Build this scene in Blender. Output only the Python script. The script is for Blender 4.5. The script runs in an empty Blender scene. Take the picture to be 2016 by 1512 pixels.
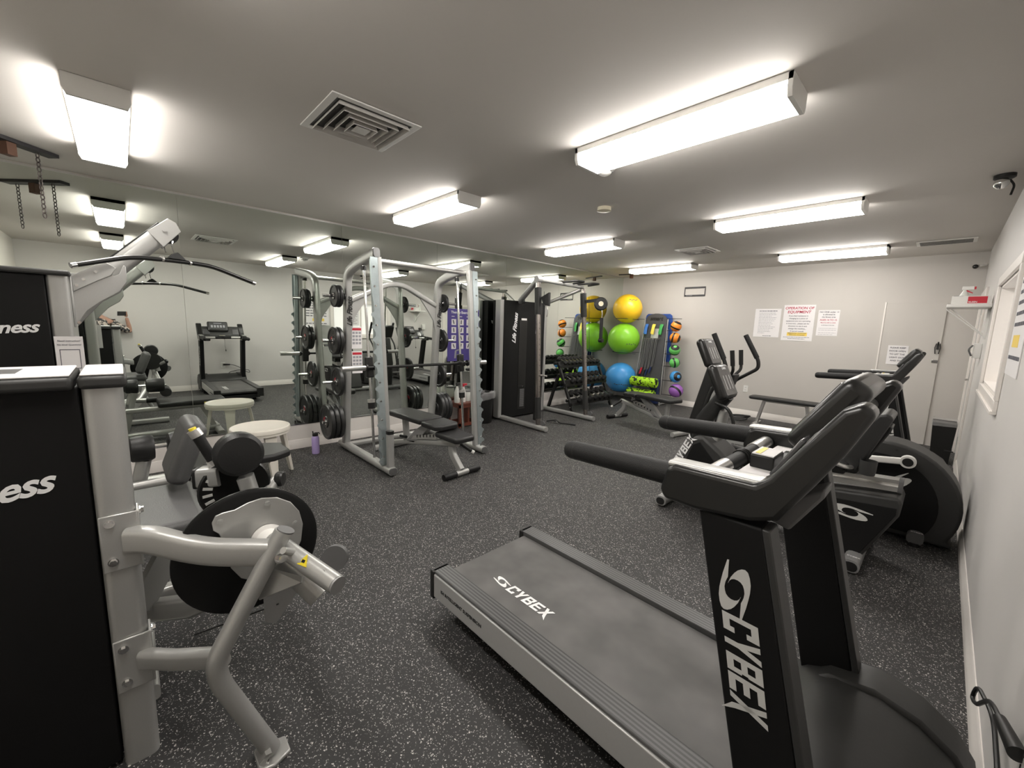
import bpy, math, random
from mathutils import Vector, Matrix
random.seed(4)
V = Vector
R = math.radians
sc = bpy.context.scene
COL = sc.collection

# ------------------------------------------------------------------ camera, world, exposure
W, H, NEAR = 4.94, 2.44, -8.64          # right wall x, ceiling height, wall behind the camera
cam_d = bpy.data.cameras.new('camera')
cam_d.sensor_width = 36.0
cam_d.lens = 804.836 / 2016.0 * 36.0
cam_d.clip_start = 0.004
cam = bpy.data.objects.new('camera', cam_d)
COL.objects.link(cam)
yaw, pitch, roll = R(-46.30878), R(8.10241), R(1.76745)
fw = V((math.sin(yaw) * math.cos(pitch), math.cos(yaw) * math.cos(pitch), -math.sin(pitch)))
r0 = V((math.cos(yaw), -math.sin(yaw), 0))
u0 = r0.cross(fw)
rt = math.cos(roll) * r0 + math.sin(roll) * u0
up = -math.sin(roll) * r0 + math.cos(roll) * u0
mw = Matrix(((rt.x, up.x, -fw.x, 4.69815), (rt.y, up.y, -fw.y, -7.57157), (rt.z, up.z, -fw.z, 1.38964), (0, 0, 0, 1)))
cam.matrix_world = mw
sc.camera = cam
world = bpy.data.worlds.new('world')
sc.world = world
world.use_nodes = True
world.node_tree.nodes['Background'].inputs[0].default_value = (0.75, 0.8, 0.9, 1)
world.node_tree.nodes['Background'].inputs[1].default_value = 0.25
sc.view_settings.view_transform = 'Standard'
sc.view_settings.look = 'None'
sc.view_settings.gamma = 1.0
sc.view_settings.use_curve_mapping = False
sc.view_settings.exposure = 0.86
LAMP = 16.0
try:
    sc.cycles.max_bounces = 8
    sc.cycles.diffuse_bounces = 5
    sc.cycles.glossy_bounces = 5
    sc.cycles.sample_clamp_indirect = 6.0
except Exception:
    pass

# ------------------------------------------------------------------ materials
def mat(name, col, rough=0.5, metal=0.0, spec=0.5, noise=0.0, nscale=40.0, bump=0.0, emis=0.0, coat=0.0, alpha=1.0, trans=0.0, sheen=0.0):
    m = bpy.data.materials.new(name)
    m.use_nodes = True
    nt = m.node_tree
    b = nt.nodes['Principled BSDF']
    b.inputs['Base Color'].default_value = (*col, 1)
    b.inputs['Roughness'].default_value = rough
    b.inputs['Metallic'].default_value = metal
    b.inputs['Coat Weight'].default_value = coat
    b.inputs['Specular IOR Level'].default_value = spec
    b.inputs['Alpha'].default_value = alpha
    b.inputs['Transmission Weight'].default_value = trans
    if emis:
        b.inputs['Emission Color'].default_value = (*col, 1)
        b.inputs['Emission Strength'].default_value = emis
    tc = nt.nodes.new('ShaderNodeTexCoord')
    nz = nt.nodes.new('ShaderNodeTexNoise')
    nz.inputs['Scale'].default_value = nscale
    nz.inputs['Detail'].default_value = 4
    nt.links.new(tc.outputs['Object'], nz.inputs['Vector'])
    if noise:
        rp = nt.nodes.new('ShaderNodeMapRange')
        rp.inputs['To Min'].default_value = 1 - noise
        rp.inputs['To Max'].default_value = 1 + noise
        nt.links.new(nz.outputs['Fac'], rp.inputs['Value'])
        mx = nt.nodes.new('ShaderNodeVectorMath')
        mx.operation = 'SCALE'
        mx.inputs[0].default_value = col
        nt.links.new(rp.outputs[0], mx.inputs['Scale'])
        nt.links.new(mx.outputs[0], b.inputs['Base Color'])
    if bump:
        bp = nt.nodes.new('ShaderNodeBump')
        bp.inputs['Strength'].default_value = bump
        bp.inputs['Distance'].default_value = 0.002
        nt.links.new(nz.outputs['Fac'], bp.inputs['Height'])
        nt.links.new(bp.outputs[0], b.inputs['Normal'])
    return m

M = {}
M['wall_b'] = mat('warm_wall_paint', (0.53, 0.505, 0.472), 0.62, noise=0.03, nscale=3, bump=0.15)
M['wall'] = mat('wall_paint', (0.62, 0.595, 0.545), 0.62, noise=0.03, nscale=3, bump=0.15)
M['wall_r'] = mat('wall_paint_grey', (0.635, 0.615, 0.595), 0.6, noise=0.03, nscale=3, bump=0.15)
M['ceil'] = mat('ceiling_paint', (0.63, 0.60, 0.565), 0.8, noise=0.03, nscale=2, bump=0.1)
M['trim'] = mat('white_trim', (0.80, 0.76, 0.72), 0.35, noise=0.02)
M['white'] = mat('white_enamel', (0.78, 0.77, 0.74), 0.35, noise=0.02)
M['silver'] = mat('silver_powder_coat', (0.43, 0.43, 0.415), 0.34, metal=0.45, noise=0.05, nscale=300, coat=0.15)
M['silver_d'] = mat('dull_silver', (0.33, 0.33, 0.325), 0.42, metal=0.4, noise=0.05, nscale=200)
M['alu'] = mat('aluminium', (0.62, 0.61, 0.59), 0.28, metal=0.8, noise=0.04, nscale=120)
M['chrome'] = mat('chrome', (0.75, 0.75, 0.74), 0.12, metal=1.0)
M['rail_s'] = mat('satin_silver_rail', (0.50, 0.50, 0.49), 0.33, metal=0.35, noise=0.04, nscale=100)
M['plate_r'] = mat('plate_rubber', (0.020, 0.020, 0.020), 0.36, noise=0.1, nscale=90, bump=0.1)
M['vent_w'] = mat('darker_vent_enamel', (0.55, 0.53, 0.50), 0.45, noise=0.06, nscale=30)  # louver enamel, a darker tone than the white vent frames
M['pane_w'] = mat('glowing_frosted_glass', (0.86, 0.84, 0.82), 0.25, emis=0.30)  # faint glow put into the pane, standing in for a lit room behind
M['post'] = mat('dark_chrome_post', (0.34, 0.31, 0.29), 0.22, metal=0.9)
M['steel'] = mat('galvanised_steel', (0.42, 0.48, 0.49), 0.3, metal=0.7, noise=0.12, nscale=25)
M['black'] = mat('black_plastic', (0.014, 0.014, 0.0135), 0.42, spec=0.4, noise=0.1, nscale=80, bump=0.1)
M['black_g'] = mat('glossy_black_plastic', (0.012, 0.012, 0.0115), 0.30, spec=0.45, coat=0.12, noise=0.05)
M['shroud'] = mat('black_shroud_sheet', (0.006, 0.006, 0.006), 0.6, spec=0.22, noise=0.08, nscale=60, bump=0.1)
M['char'] = mat('charcoal_plastic', (0.032, 0.032, 0.031), 0.45, spec=0.4, noise=0.08, nscale=70, bump=0.1)
M['board_g'] = mat('grey_board', (0.062, 0.062, 0.066), 0.5, noise=0.1, nscale=20)
M['grey_p'] = mat('grey_plastic', (0.11, 0.11, 0.11), 0.45, noise=0.06, nscale=70)
M['vinyl'] = mat('black_vinyl', (0.018, 0.018, 0.018), 0.4, spec=0.4, noise=0.1, nscale=200, bump=0.25)
M['vinyl_g'] = mat('grey_vinyl', (0.085, 0.085, 0.085), 0.45, noise=0.08, nscale=200, bump=0.25)
M['rubber'] = mat('black_rubber', (0.010, 0.010, 0.010), 0.45, spec=0.4, noise=0.15, nscale=90, bump=0.2)
M['grip'] = mat('foam_grip', (0.011, 0.011, 0.011), 0.6, spec=0.35, noise=0.2, nscale=300, bump=0.4)
M['decal'] = mat('light_decal', (0.55, 0.55, 0.53), 0.4)
M['decal_w'] = mat('white_decal', (0.82, 0.82, 0.82), 0.4)
M['decal_k'] = mat('black_decal', (0.01, 0.01, 0.01), 0.4)
M['paper'] = mat('paper', (0.78, 0.76, 0.76), 0.7, noise=0.02, nscale=10)
M['ink'] = mat('printed_ink', (0.10, 0.10, 0.12), 0.7)
M['ink_g'] = mat('printed_grey_ink', (0.34, 0.34, 0.36), 0.7)
M['ink_r'] = mat('printed_red_ink', (0.45, 0.05, 0.09), 0.7)
M['hilite'] = mat('yellow_highlight', (0.85, 0.62, 0.12), 0.7)
M['red'] = mat('red_print', (0.55, 0.02, 0.04), 0.45)
M['yellow_s'] = mat('yellow_sticker', (0.75, 0.60, 0.03), 0.45)
M['wood'] = mat('red_brown_wood', (0.13, 0.035, 0.02), 0.4, noise=0.35, nscale=12)
M['brown'] = mat('brown_wood_block', (0.10, 0.045, 0.025), 0.6, noise=0.3, nscale=30)
M['plast_w'] = mat('cream_white_plastic', (0.80, 0.76, 0.68), 0.32, noise=0.03, nscale=8)
M['lilac'] = mat('lilac_powder_coat', (0.42, 0.33, 0.62), 0.4, noise=0.04)
M['clear'] = mat('clear_film', (0.80, 0.80, 0.81), 0.10, alpha=0.26, noise=0.08, nscale=15, bump=1.0)
M['clearb'] = mat('translucent_bottle', (0.70, 0.72, 0.68), 0.25, noise=0.05)
M['screen'] = mat('console_face', (0.075, 0.075, 0.078), 0.22, noise=0.2, nscale=60, coat=0.4)
M['wh_win'] = mat('frosted_white_glass', (0.85, 0.83, 0.82), 0.25, noise=0.01)
M['purple'] = mat('purple_poster', (0.075, 0.055, 0.26), 0.5, noise=0.08, nscale=6)
M['skin'] = mat('skin', (0.47, 0.27, 0.20), 0.5, noise=0.06, nscale=40)
M['chain'] = mat('rusty_chain', (0.10, 0.085, 0.08), 0.5, metal=0.6, noise=0.4, nscale=60)
M['bracket'] = mat('dark_bracket', (0.03, 0.028, 0.03), 0.5, metal=0.3, noise=0.1)
M['cream'] = mat('cream_plastic', (0.72, 0.67, 0.52), 0.4)
for k, c in dict(mat_b=(0.025, 0.075, 0.30), yellow=(0.88, 0.55, 0.02), green=(0.25, 0.62, 0.03), blue=(0.06, 0.33, 0.74), orange=(0.85, 0.27, 0.03), green2=(0.12, 0.50, 0.10),
                 purple2=(0.33, 0.12, 0.48), lime=(0.42, 0.75, 0.02), navy=(0.012, 0.024, 0.095), band_b=(0.05, 0.18, 0.55), band_y=(0.85, 0.68, 0.10), band_g=(0.05, 0.36, 0.08)).items():
    M[k] = mat(k + '_rubber', c, 0.38, noise=0.05, nscale=20, coat=0.1)

def floor_mat():
    m = bpy.data.materials.new('speckled_rubber_floor'); m.use_nodes = True
    nt = m.node_tree; b = nt.nodes['Principled BSDF']; L = nt.links.new
    tc = nt.nodes.new('ShaderNodeTexCoord')
    nz = nt.nodes.new('ShaderNodeTexNoise'); nz.inputs['Scale'].default_value = 130; nz.inputs['Detail'].default_value = 2
    L(tc.outputs['Object'], nz.inputs['Vector'])
    mxv = nt.nodes.new('ShaderNodeMixRGB'); mxv.blend_type = 'ADD'; mxv.inputs[0].default_value = 0.012
    L(tc.outputs['Object'], mxv.inputs[1]); L(nz.outputs['Color'], mxv.inputs[2])
    out = None
    for sca, thr, rad in ((145, 0.82, 0.38), (230, 0.80, 0.40)):
        vo = nt.nodes.new('ShaderNodeTexVoronoi'); vo.inputs['Scale'].default_value = sca
        L(mxv.outputs[0], vo.inputs['Vector'])
        sp = nt.nodes.new('ShaderNodeSeparateColor'); L(vo.outputs['Color'], sp.inputs[0])
        g = nt.nodes.new('ShaderNodeMath'); g.operation = 'GREATER_THAN'; g.inputs[1].default_value = thr; L(sp.outputs[0], g.inputs[0])
        l = nt.nodes.new('ShaderNodeMath'); l.operation = 'LESS_THAN'; l.inputs[1].default_value = rad; L(vo.outputs['Distance'], l.inputs[0])
        k = nt.nodes.new('ShaderNodeMath'); k.operation = 'MULTIPLY'; L(g.outputs[0], k.inputs[0]); L(l.outputs[0], k.inputs[1])
        k2 = nt.nodes.new('ShaderNodeMath'); k2.operation = 'MULTIPLY'; L(k.outputs[0], k2.inputs[0]); L(sp.outputs[1], k2.inputs[1])
        if out is None: out = k2
        else:
            a = nt.nodes.new('ShaderNodeMath'); a.operation = 'MAXIMUM'; L(out.outputs[0], a.inputs[0]); L(k2.outputs[0], a.inputs[1]); out = a
    big = nt.nodes.new('ShaderNodeTexNoise'); big.inputs['Scale'].default_value = 1.3; L(tc.outputs['Object'], big.inputs['Vector'])
    ra = nt.nodes.new('ShaderNodeValToRGB')
    ra.color_ramp.elements[0].color = (0.016, 0.0158, 0.016, 1); ra.color_ramp.elements[1].color = (0.029, 0.0285, 0.0285, 1)
    L(big.outputs['Fac'], ra.inputs[0])
    mx = nt.nodes.new('ShaderNodeMixRGB'); L(out.outputs[0], mx.inputs[0]); L(ra.outputs[0], mx.inputs[1]); mx.inputs[2].default_value = (0.66, 0.63, 0.60, 1)
    L(mx.outputs[0], b.inputs['Base Color'])
    b.inputs['Roughness'].default_value = 0.62
    bp = nt.nodes.new('ShaderNodeBump'); bp.inputs['Strength'].default_value = 0.5; bp.inputs['Distance'].default_value = 0.002
    L(nz.outputs['Fac'], bp.inputs['Height']); L(bp.outputs[0], b.inputs['Normal'])
    return m
M['floor'] = floor_mat()

def mirror_mat():
    m = bpy.data.materials.new('mirror_glass'); m.use_nodes = True
    nt = m.node_tree; nt.nodes.clear()
    o = nt.nodes.new('ShaderNodeOutputMaterial'); g = nt.nodes.new('ShaderNodeBsdfGlossy')
    g.inputs['Color'].default_value = (0.80, 0.845, 0.795, 1); g.inputs['Roughness'].default_value = 0.0
    nt.links.new(g.outputs[0], o.inputs[0]); return m
M['mirror'] = mirror_mat()

def lamp_mat():
    m = bpy.data.materials.new('lit_lamp_lens'); m.use_nodes = True
    b = m.node_tree.nodes['Principled BSDF']
    b.inputs['Base Color'].default_value = (0.9, 0.9, 0.88, 1)
    b.inputs['Emission Color'].default_value = (1.0, 0.955, 0.90, 1)
    b.inputs['Emission Strength'].default_value = LAMP
    return m
M['lamp'] = lamp_mat()

def stripe_mat(name, c1, c2, scale, axis=0, thr=0.0):
    m = bpy.data.materials.new(name); m.use_nodes = True
    nt = m.node_tree; b = nt.nodes['Principled BSDF']; b.inputs['Roughness'].default_value = 0.42
    tc = nt.nodes.new('ShaderNodeTexCoord'); sx = nt.nodes.new('ShaderNodeSeparateXYZ'); nt.links.new(tc.outputs['Object'], sx.inputs[0])
    a = nt.nodes.new('ShaderNodeMath'); a.operation = 'MULTIPLY'; a.inputs[1].default_value = scale; nt.links.new(sx.outputs[axis], a.inputs[0])
    s = nt.nodes.new('ShaderNodeMath'); s.operation = 'SINE'; nt.links.new(a.outputs[0], s.inputs[0])
    g = nt.nodes.new('ShaderNodeMath'); g.operation = 'GREATER_THAN'; g.inputs[1].default_value = thr; nt.links.new(s.outputs[0], g.inputs[0])
    mx = nt.nodes.new('ShaderNodeMixRGB'); mx.inputs[1].default_value = (*c1, 1); mx.inputs[2].default_value = (*c2, 1)
    nt.links.new(g.outputs[0], mx.inputs[0]); nt.links.new(mx.outputs[0], b.inputs['Base Color'])
    return m
M['tread'] = stripe_mat('ribbed_foot_rail', (0.03, 0.03, 0.03), (0.085, 0.085, 0.085), 420, 1)
M['mottle'] = None
def blotch_mat(name, c1, c2, scale, lo, hi, rough=0.6):
    m = bpy.data.materials.new(name); m.use_nodes = True
    nt = m.node_tree; b = nt.nodes['Principled BSDF']; b.inputs['Roughness'].default_value = rough
    tc = nt.nodes.new('ShaderNodeTexCoord'); nz = nt.nodes.new('ShaderNodeTexNoise'); nz.inputs['Scale'].default_value = scale
    nt.links.new(tc.outputs['Object'], nz.inputs['Vector'])
    ra = nt.nodes.new('ShaderNodeValToRGB'); ra.color_ramp.elements[0].position = lo; ra.color_ramp.elements[1].position = hi
    ra.color_ramp.elements[0].color = (*c1, 1); ra.color_ramp.elements[1].color = (*c2, 1)
    nt.links.new(nz.outputs['Fac'], ra.inputs[0]); nt.links.new(ra.outputs[0], b.inputs['Base Color'])
    return m
M['mottle'] = blotch_mat('lime_black_camouflage', (0.015, 0.02, 0.01), (0.42, 0.75, 0.02), 22, 0.42, 0.46)
M['floral'] = blotch_mat('floral_cloth', (0.03, 0.03, 0.035), (0.55, 0.48, 0.42), 28, 0.44, 0.56)
M['jean'] = mat('navy_trousers', (0.03, 0.035, 0.06), 0.8, noise=0.2, nscale=60)
M['hair'] = mat('brown_hair', (0.06, 0.035, 0.02), 0.6, noise=0.3, nscale=60)
M['belt'] = blotch_mat('scuffed_belt', (0.075, 0.073, 0.071), (0.125, 0.121, 0.117), 7, 0.3, 0.75, 0.6)

# ------------------------------------------------------------------ mesh helpers
ORG = {}
def rrect(w, h, r, n=3):
    pts = []
    for cx, cy, a0 in ((w/2-r, h/2-r, 0), (-w/2+r, h/2-r, 90), (-w/2+r, -h/2+r, 180), (w/2-r, -h/2+r, 270)):
        for k in range(n+1):
            a = R(a0 + 90*k/n); pts.append((cx + r*math.cos(a), cy + r*math.sin(a)))
    return pts
def circ(r, n=14, ry=None):
    ry = ry or r
    return [(r*math.cos(2*math.pi*k/n), ry*math.sin(2*math.pi*k/n)) for k in range(n)]

class MB:
    def __init__(s): s.v = []; s.f = []
    def add(s, vs, fs):
        o = len(s.v); s.v += [V(x) for x in vs]; s.f += [tuple(i+o for i in f) for f in fs]; return s
    def box(s, a, b):
        x0, y0, z0 = (min(a[i], b[i]) for i in range(3)); x1, y1, z1 = (max(a[i], b[i]) for i in range(3))
        return s.add([(x0,y0,z0),(x1,y0,z0),(x1,y1,z0),(x0,y1,z0),(x0,y0,z1),(x1,y0,z1),(x1,y1,z1),(x0,y1,z1)],
                     [(0,3,2,1),(4,5,6,7),(0,1,5,4),(1,2,6,5),(2,3,7,6),(3,0,4,7)])
    def obox(s, c, u, v, n, su, sv, sn):
        c, u, v, n = V(c), V(u).normalized()*su/2, V(v).normalized()*sv/2, V(n).normalized()*sn/2
        return s.add([c-u-v-n, c+u-v-n, c+u+v-n, c-u+v-n, c-u-v+n, c+u-v+n, c+u+v+n, c-u+v+n],
                     [(0,3,2,1),(4,5,6,7),(0,1,5,4),(1,2,6,5),(2,3,7,6),(3,0,4,7)])
    def bar(s, p, q, w, h, ref=(0,0,1)):
        p, q = V(p), V(q); t = (q-p).normalized(); side = t.cross(V(ref)).normalized(); n = side.cross(t)
        return s.obox((p+q)/2, t, side, n, (q-p).length, w, h)
    def sweep(s, pts, prof, ref=(0,0,1), caps=True, scales=None):
        pts = [V(p) for p in pts]; n = len(prof); o = len(s.v); ref = V(ref); last = None
        for i, p in enumerate(pts):
            a = pts[max(i-1, 0)]; b = pts[min(i+1, len(pts)-1)]
            t = (b-a).normalized(); side = t.cross(ref)
            if side.length < 0.05: side = last if last else t.cross(V((1, 0, 0.01)))
            side.normalize()
            if last and side.dot(last) < 0: side = -side
            last = side.copy(); nn = side.cross(t).normalized()
            k = 1.0
            if 0 < i < len(pts)-1:
                d1 = (p-a).normalized(); d2 = (b-p).normalized(); c = d1.dot(d2); k = 1/max(math.sqrt(max((1+c)/2, 0.2)), 0.5)
            sc_ = scales[i] if scales else 1
            for x, y in prof: s.v.append(p + side*x*sc_ + nn*y*sc_)
        for i in range(len(pts)-1):
            for j in range(n):
                a = o+i*n+j; b = o+i*n+(j+1) % n; s.f.append((a, b, b+n, a+n))
        if caps: s.f.append(tuple(o+j for j in reversed(range(n)))); s.f.append(tuple(o+(len(pts)-1)*n+j for j in range(n)))
        return s
    def tube(s, pts, r, n=12, fil=0.0, ref=(0,0,1), seg=5):
        return s.sweep(fillet(pts, fil, seg), circ(r, n), ref)
    def cyl(s, p, q, r, r2=None, n=20):
        p, q = V(p), V(q); t = (q-p).normalized(); ref = V((0,0,1)) if abs(t.z) < 0.9 else V((1,0,0))
        side = t.cross(ref).normalized(); nn = side.cross(t); o = len(s.v); r2 = r if r2 is None else r2
        for P, rr in ((p, r), (q, r2)):
            for k in range(n):
                a = 2*math.pi*k/n; s.v.append(P + side*rr*math.cos(a) + nn*rr*math.sin(a))
        for k in range(n): s.f.append((o+k, o+(k+1) % n, o+n+(k+1) % n, o+n+k))
        s.f.append(tuple(o+k for k in reversed(range(n)))); s.f.append(tuple(o+n+k for k in range(n)))
        return s
    def lathe(s, prof, o, axis=(0,0,1), n=24, sx=1.0):
        o, t = V(o), V(axis).normalized(); ref = V((0,0,1)) if abs(t.z) < 0.9 else V((1,0,0))
        side = t.cross(ref).normalized(); nn = side.cross(t); b0 = len(s.v)
        for r, h in prof:
            for k in range(n):
                a = 2*math.pi*k/n; s.v.append(o + t*h + side*r*math.cos(a)*sx + nn*r*math.sin(a))
        for i in range(len(prof)-1):
            for k in range(n):
                a = b0+i*n+k; b = b0+i*n+(k+1) % n; s.f.append((a, b, b+n, a+n))
        if prof[0][0] > 1e-4: s.f.append(tuple(b0+k for k in reversed(range(n))))
        if prof[-1][0] > 1e-4: s.f.append(tuple(b0+(len(prof)-1)*n+k for k in range(n)))
        return s
    def prism(s, poly, vec):
        n = len(poly); o = len(s.v); vec = V(vec)
        for p in poly: s.v.append(V(p))
        for p in poly: s.v.append(V(p)+vec)
        s.f.append(tuple(o+k for k in reversed(range(n)))); s.f.append(tuple(o+n+k for k in range(n)))
        for k in range(n): s.f.append((o+k, o+(k+1) % n, o+n+(k+1) % n, o+n+k))
        return s
    def xz(s, poly, y0, y1): return s.prism([(x, y0, z) for x, z in poly], (0, y1-y0, 0))
    def yz(s, poly, x0, x1): return s.prism([(x0, y, z) for y, z in poly], (x1-x0, 0, 0))
    def sph(s, c, r, n=24, m=14, sc_=(1,1,1)):
        prof = [(max(math.sin(math.pi*i/m), 1e-5)*r, -math.cos(math.pi*i/m)*r) for i in range(m+1)]
        o = len(s.v); s.lathe(prof, (0,0,0), n=n)
        for i in range(o, len(s.v)): s.v[i] = V((s.v[i].x*sc_[0], s.v[i].y*sc_[1], s.v[i].z*sc_[2])) + V(c)
        return s
    def mesh(s, name, off=(0,0,0), sharp=38):
        me = bpy.data.meshes.new(name); off = V(off)
        me.from_pydata([tuple(v-off) for v in s.v], [], s.f)
        import bmesh
        bm = bmesh.new(); bm.from_mesh(me); bmesh.ops.recalc_face_normals(bm, faces=bm.faces); bm.to_mesh(me); bm.free()
        me.polygons.foreach_set('use_smooth', [True]*len(me.polygons))
        me.set_sharp_from_angle(angle=R(sharp)); me.update()
        return me
    def build(s, name, m, parent=None, bev=0.0, seg=2, loc=None, sharp=38, label=None):
        off = ORG.get(parent.name, V((0,0,0))) if parent else (V(loc) if loc else V((0,0,0)))
        o = bpy.data.objects.new(name, s.mesh(name, off, sharp)); COL.objects.link(o)
        o.data.materials.append(M[m] if isinstance(m, str) else m)
        ORG[o.name] = V(off)
        if parent: o.parent = parent
        else: o.location = off
        if bev:
            b = o.modifiers.new('bevel', 'BEVEL'); b.width = bev; b.segments = seg; b.limit_method = 'ANGLE'; b.angle_limit = R(40); b.harden_normals = False
        if label: o['label'] = label
        return o

def fillet(pts, r, seg=5):
    pts = [V(p) for p in pts]
    if r <= 0 or len(pts) < 3: return pts
    out = [pts[0]]
    for i in range(1, len(pts)-1):
        a, b, c = pts[i-1], pts[i], pts[i+1]
        d1 = (a-b); d2 = (c-b); k = min(r, d1.length*0.48, d2.length*0.48)
        p0 = b + d1.normalized()*k; p1 = b + d2.normalized()*k
        for j in range(seg+1):
            t = j/seg; out.append(p0*(1-t)**2 + b*2*t*(1-t) + p1*t*t)
    out.append(pts[-1]); return out

def thing(name, label, cat, loc=(0,0,0), group=None):
    o = bpy.data.objects.new(name, None); COL.objects.link(o); o.location = V(loc); o.empty_display_size = 0.1
    ORG[o.name] = V(loc); o['label'] = label; o['category'] = cat
    if group: o['group'] = group
    return o
def tag(o, label, cat, group=None):
    o['label'] = label; o['category'] = cat
    if group: o['group'] = group
    return o
def struct(o): o['kind'] = 'structure'; return o
def copy_tree(o, loc=None, parent=None, label=None):
    c = o.copy(); COL.objects.link(c)
    if parent: c.parent = parent
    if loc is not None: c.location = V(loc)
    if label: c['label'] = label
    for ch in list(o.children): copy_tree(ch, None, c)
    return c
def block_letters(o, u, v, size, m, name, parent, shear, wide, depth):
    """squared italic capitals, the last one with a long descending stroke"""
    bx = lambda x0, y0, x1, y1: [(x0, y0), (x1, y0), (x1, y1), (x0, y1)]
    G = [[[(0, 0), (1, 0), (1, .32), (.70, .32), (.70, .2), (.29, .2), (.29, .8), (.70, .8), (.70, .66), (1, .66), (1, 1), (0, 1)]],
         [[(.34, 0), (.64, 0), (.64, .38), (1, 1), (.69, 1), (.49, .62), (.31, 1), (0, 1), (.34, .38)]],
         [bx(0, 0, .29, 1), bx(.29, .8, .96, 1), bx(.29, .41, .90, .59), bx(.29, 0, 1, .2), bx(.70, .59, .96, .8), bx(.72, .2, 1, .41)],
         [bx(0, 0, .29, 1), bx(.29, .8, 1, 1), bx(.29, .41, .92, .59), bx(.29, 0, 1, .2)],
         [[(-.02, 0), (.30, 0), (1.02, 1), (.70, 1)], [(0, 1), (.31, 1), (.92, .10), (1.28, -.30), (.66, .02)]]]
    u, v, o = V(u).normalized(), V(v).normalized(), V(o); n = u.cross(v).normalized(); mb = MB()
    w_, h_, gap = size*0.60*wide, size*0.72, size*0.085*wide
    for i, polys in enumerate(G):
        for poly in polys:
            mb.prism([o + u*(i*(w_+gap) + x*w_ + y*h_*shear) + v*(y*h_) for x, y in poly], n*depth)
    return mb.build(name, m, parent)
def text(s, o, u, v, size, m, name, parent, shear=0.0, bold=0.0, align='LEFT', spacing=1.0, lines=1.0, depth=0.0006, wide=1.0):
    if s == 'CYBEX': return block_letters(o, u, v, size, m, name, parent, shear, wide, depth)
    cu = bpy.data.curves.new('lettering', 'FONT'); cu.body = s; cu.size = 1.0; cu.shear = shear; cu.offset = bold
    cu.align_x = align; cu.space_character = spacing; cu.space_line = lines; cu.extrude = depth/size; cu.resolution_u = 3
    t = bpy.data.objects.new('lettering_curve', cu); COL.objects.link(t)
    dg = bpy.context.evaluated_depsgraph_get(); me = bpy.data.meshes.new_from_object(t.evaluated_get(dg))
    bpy.data.objects.remove(t); bpy.data.curves.remove(cu)
    u, v = V(u).normalized(), V(v).normalized(); n = u.cross(v).normalized(); off = ORG.get(parent.name, V((0,0,0))) if parent else V((0,0,0)); o = V(o)
    for q in me.vertices:
        c = q.co.copy(); q.co = o + u*c.x*size*wide + v*c.y*size + n*(c.z*size) - off
    me.materials.clear(); me.materials.append(M[m]); me.name = name
    ob = bpy.data.objects.new(name, me); COL.objects.link(ob); ob.parent = parent; ORG[ob.name] = off
    return ob
BLADE = ([(2.67, .25), (1.39, .61), (.6, .80), (-.05, .94), (-.75, 1.03), (-1.39, 1.02), (-1.85, .95), (-2.05, .80), (-2.03, .58), (-1.85, .33), (-1.55, .10), (-1.1, -.15), (-.5, -.36)],
         [(2.67, .14), (1.05, .33), (.75, .45), (.5, .53), (.1, .61), (-.28, .61), (-.6, .56), (-.83, .44), (-.96, .27), (-1.0, .07), (-.93, -.10), (-.75, -.25), (-.5, -.35)])
def swirl(o, u, v, su, sv, n, m, name, parent, th=0.001, flip=1):
    """two comma-shaped blades chasing each other round an open eye; su, sv: eye radius along u and v"""
    u, v, n, o = V(u).normalized(), V(v).normalized(), V(n).normalized(), V(o)
    mb = MB()
    for sg in (1, -1):
        P = [o + u*(su*x*sg) + v*(sv*y*sg*flip) for x, y in BLADE[0]]; Q = [o + u*(su*x*sg) + v*(sv*y*sg*flip) for x, y in BLADE[1]]
        b0 = len(mb.v); L = len(P)
        for a in P+Q: mb.v.append(a + n*th)
        for a in P+Q: mb.v.append(a)
        for i in range(L-1):
            mb.f.append((b0+i, b0+i+1, b0+L+i+1, b0+L+i))
            mb.f.append((b0+2*L+i, b0+2*L+i+1, b0+i+1, b0+i)); mb.f.append((b0+3*L+i, b0+3*L+i+1, b0+L+i+1, b0+L+i))
    return mb.build(name, m, parent)

# ------------------------------------------------------------------ room shell
struct(MB().box((-0.1, NEAR-0.1, -0.08), (W+0.1, 0.1, 0)).build('floor', 'floor'))
struct(MB().box((-0.1, NEAR-0.1, H), (W+0.1, 0.1, H+0.08)).build('ceiling', 'ceil'))
struct(MB().box((-0.12, NEAR-0.1, 0), (-0.006, 0.1, H)).build('wall_left', 'wall'))
struct(MB().box((-0.006, 0.0, 0), (W, 0.12, H)).build('wall_back', 'wall_b'))
struct(MB().box((-0.006, NEAR-0.12, 0), (W, NEAR, H)).build('wall_front', 'wall'))
WY0, WY1, WZ0, WZ1 = -4.05, -2.72, 1.06, 1.80        # window opening in the right wall
DY0, DY1, DZ = -1.02, -0.20, 1.86                      # doorway in the right wall
w = MB()
w.box((W, NEAR-0.1, 0), (W+0.12, WY0, H)).box((W, WY0, 0), (W+0.12, WY1, WZ0)).box((W, WY0, WZ1), (W+0.12, WY1, H))
w.box((W, WY1, 0), (W+0.12, DY0, H)).box((W, DY0, DZ), (W+0.12, DY1, H)).box((W, DY1, 0), (W+0.12, 0.1, H))
struct(w.build('wall_right', 'wall_r'))
def base_profile(mb, p, q, nrm, h=0.10):
    p, q, n = V(p), V(q), V(nrm)
    prof = [(0, 0), (0.014, 0), (0.014, h*0.68), (0.008, h*0.78), (0.008, h*0.9), (0.003, h), (0, h)]
    return mb.prism([p + n*a + V((0, 0, b)) for a, b in prof], q-p)
struct(base_profile(MB(), (0, NEAR, 0), (0, 0, 0), (1, 0, 0)).build('baseboard_left', 'trim'))
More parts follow.
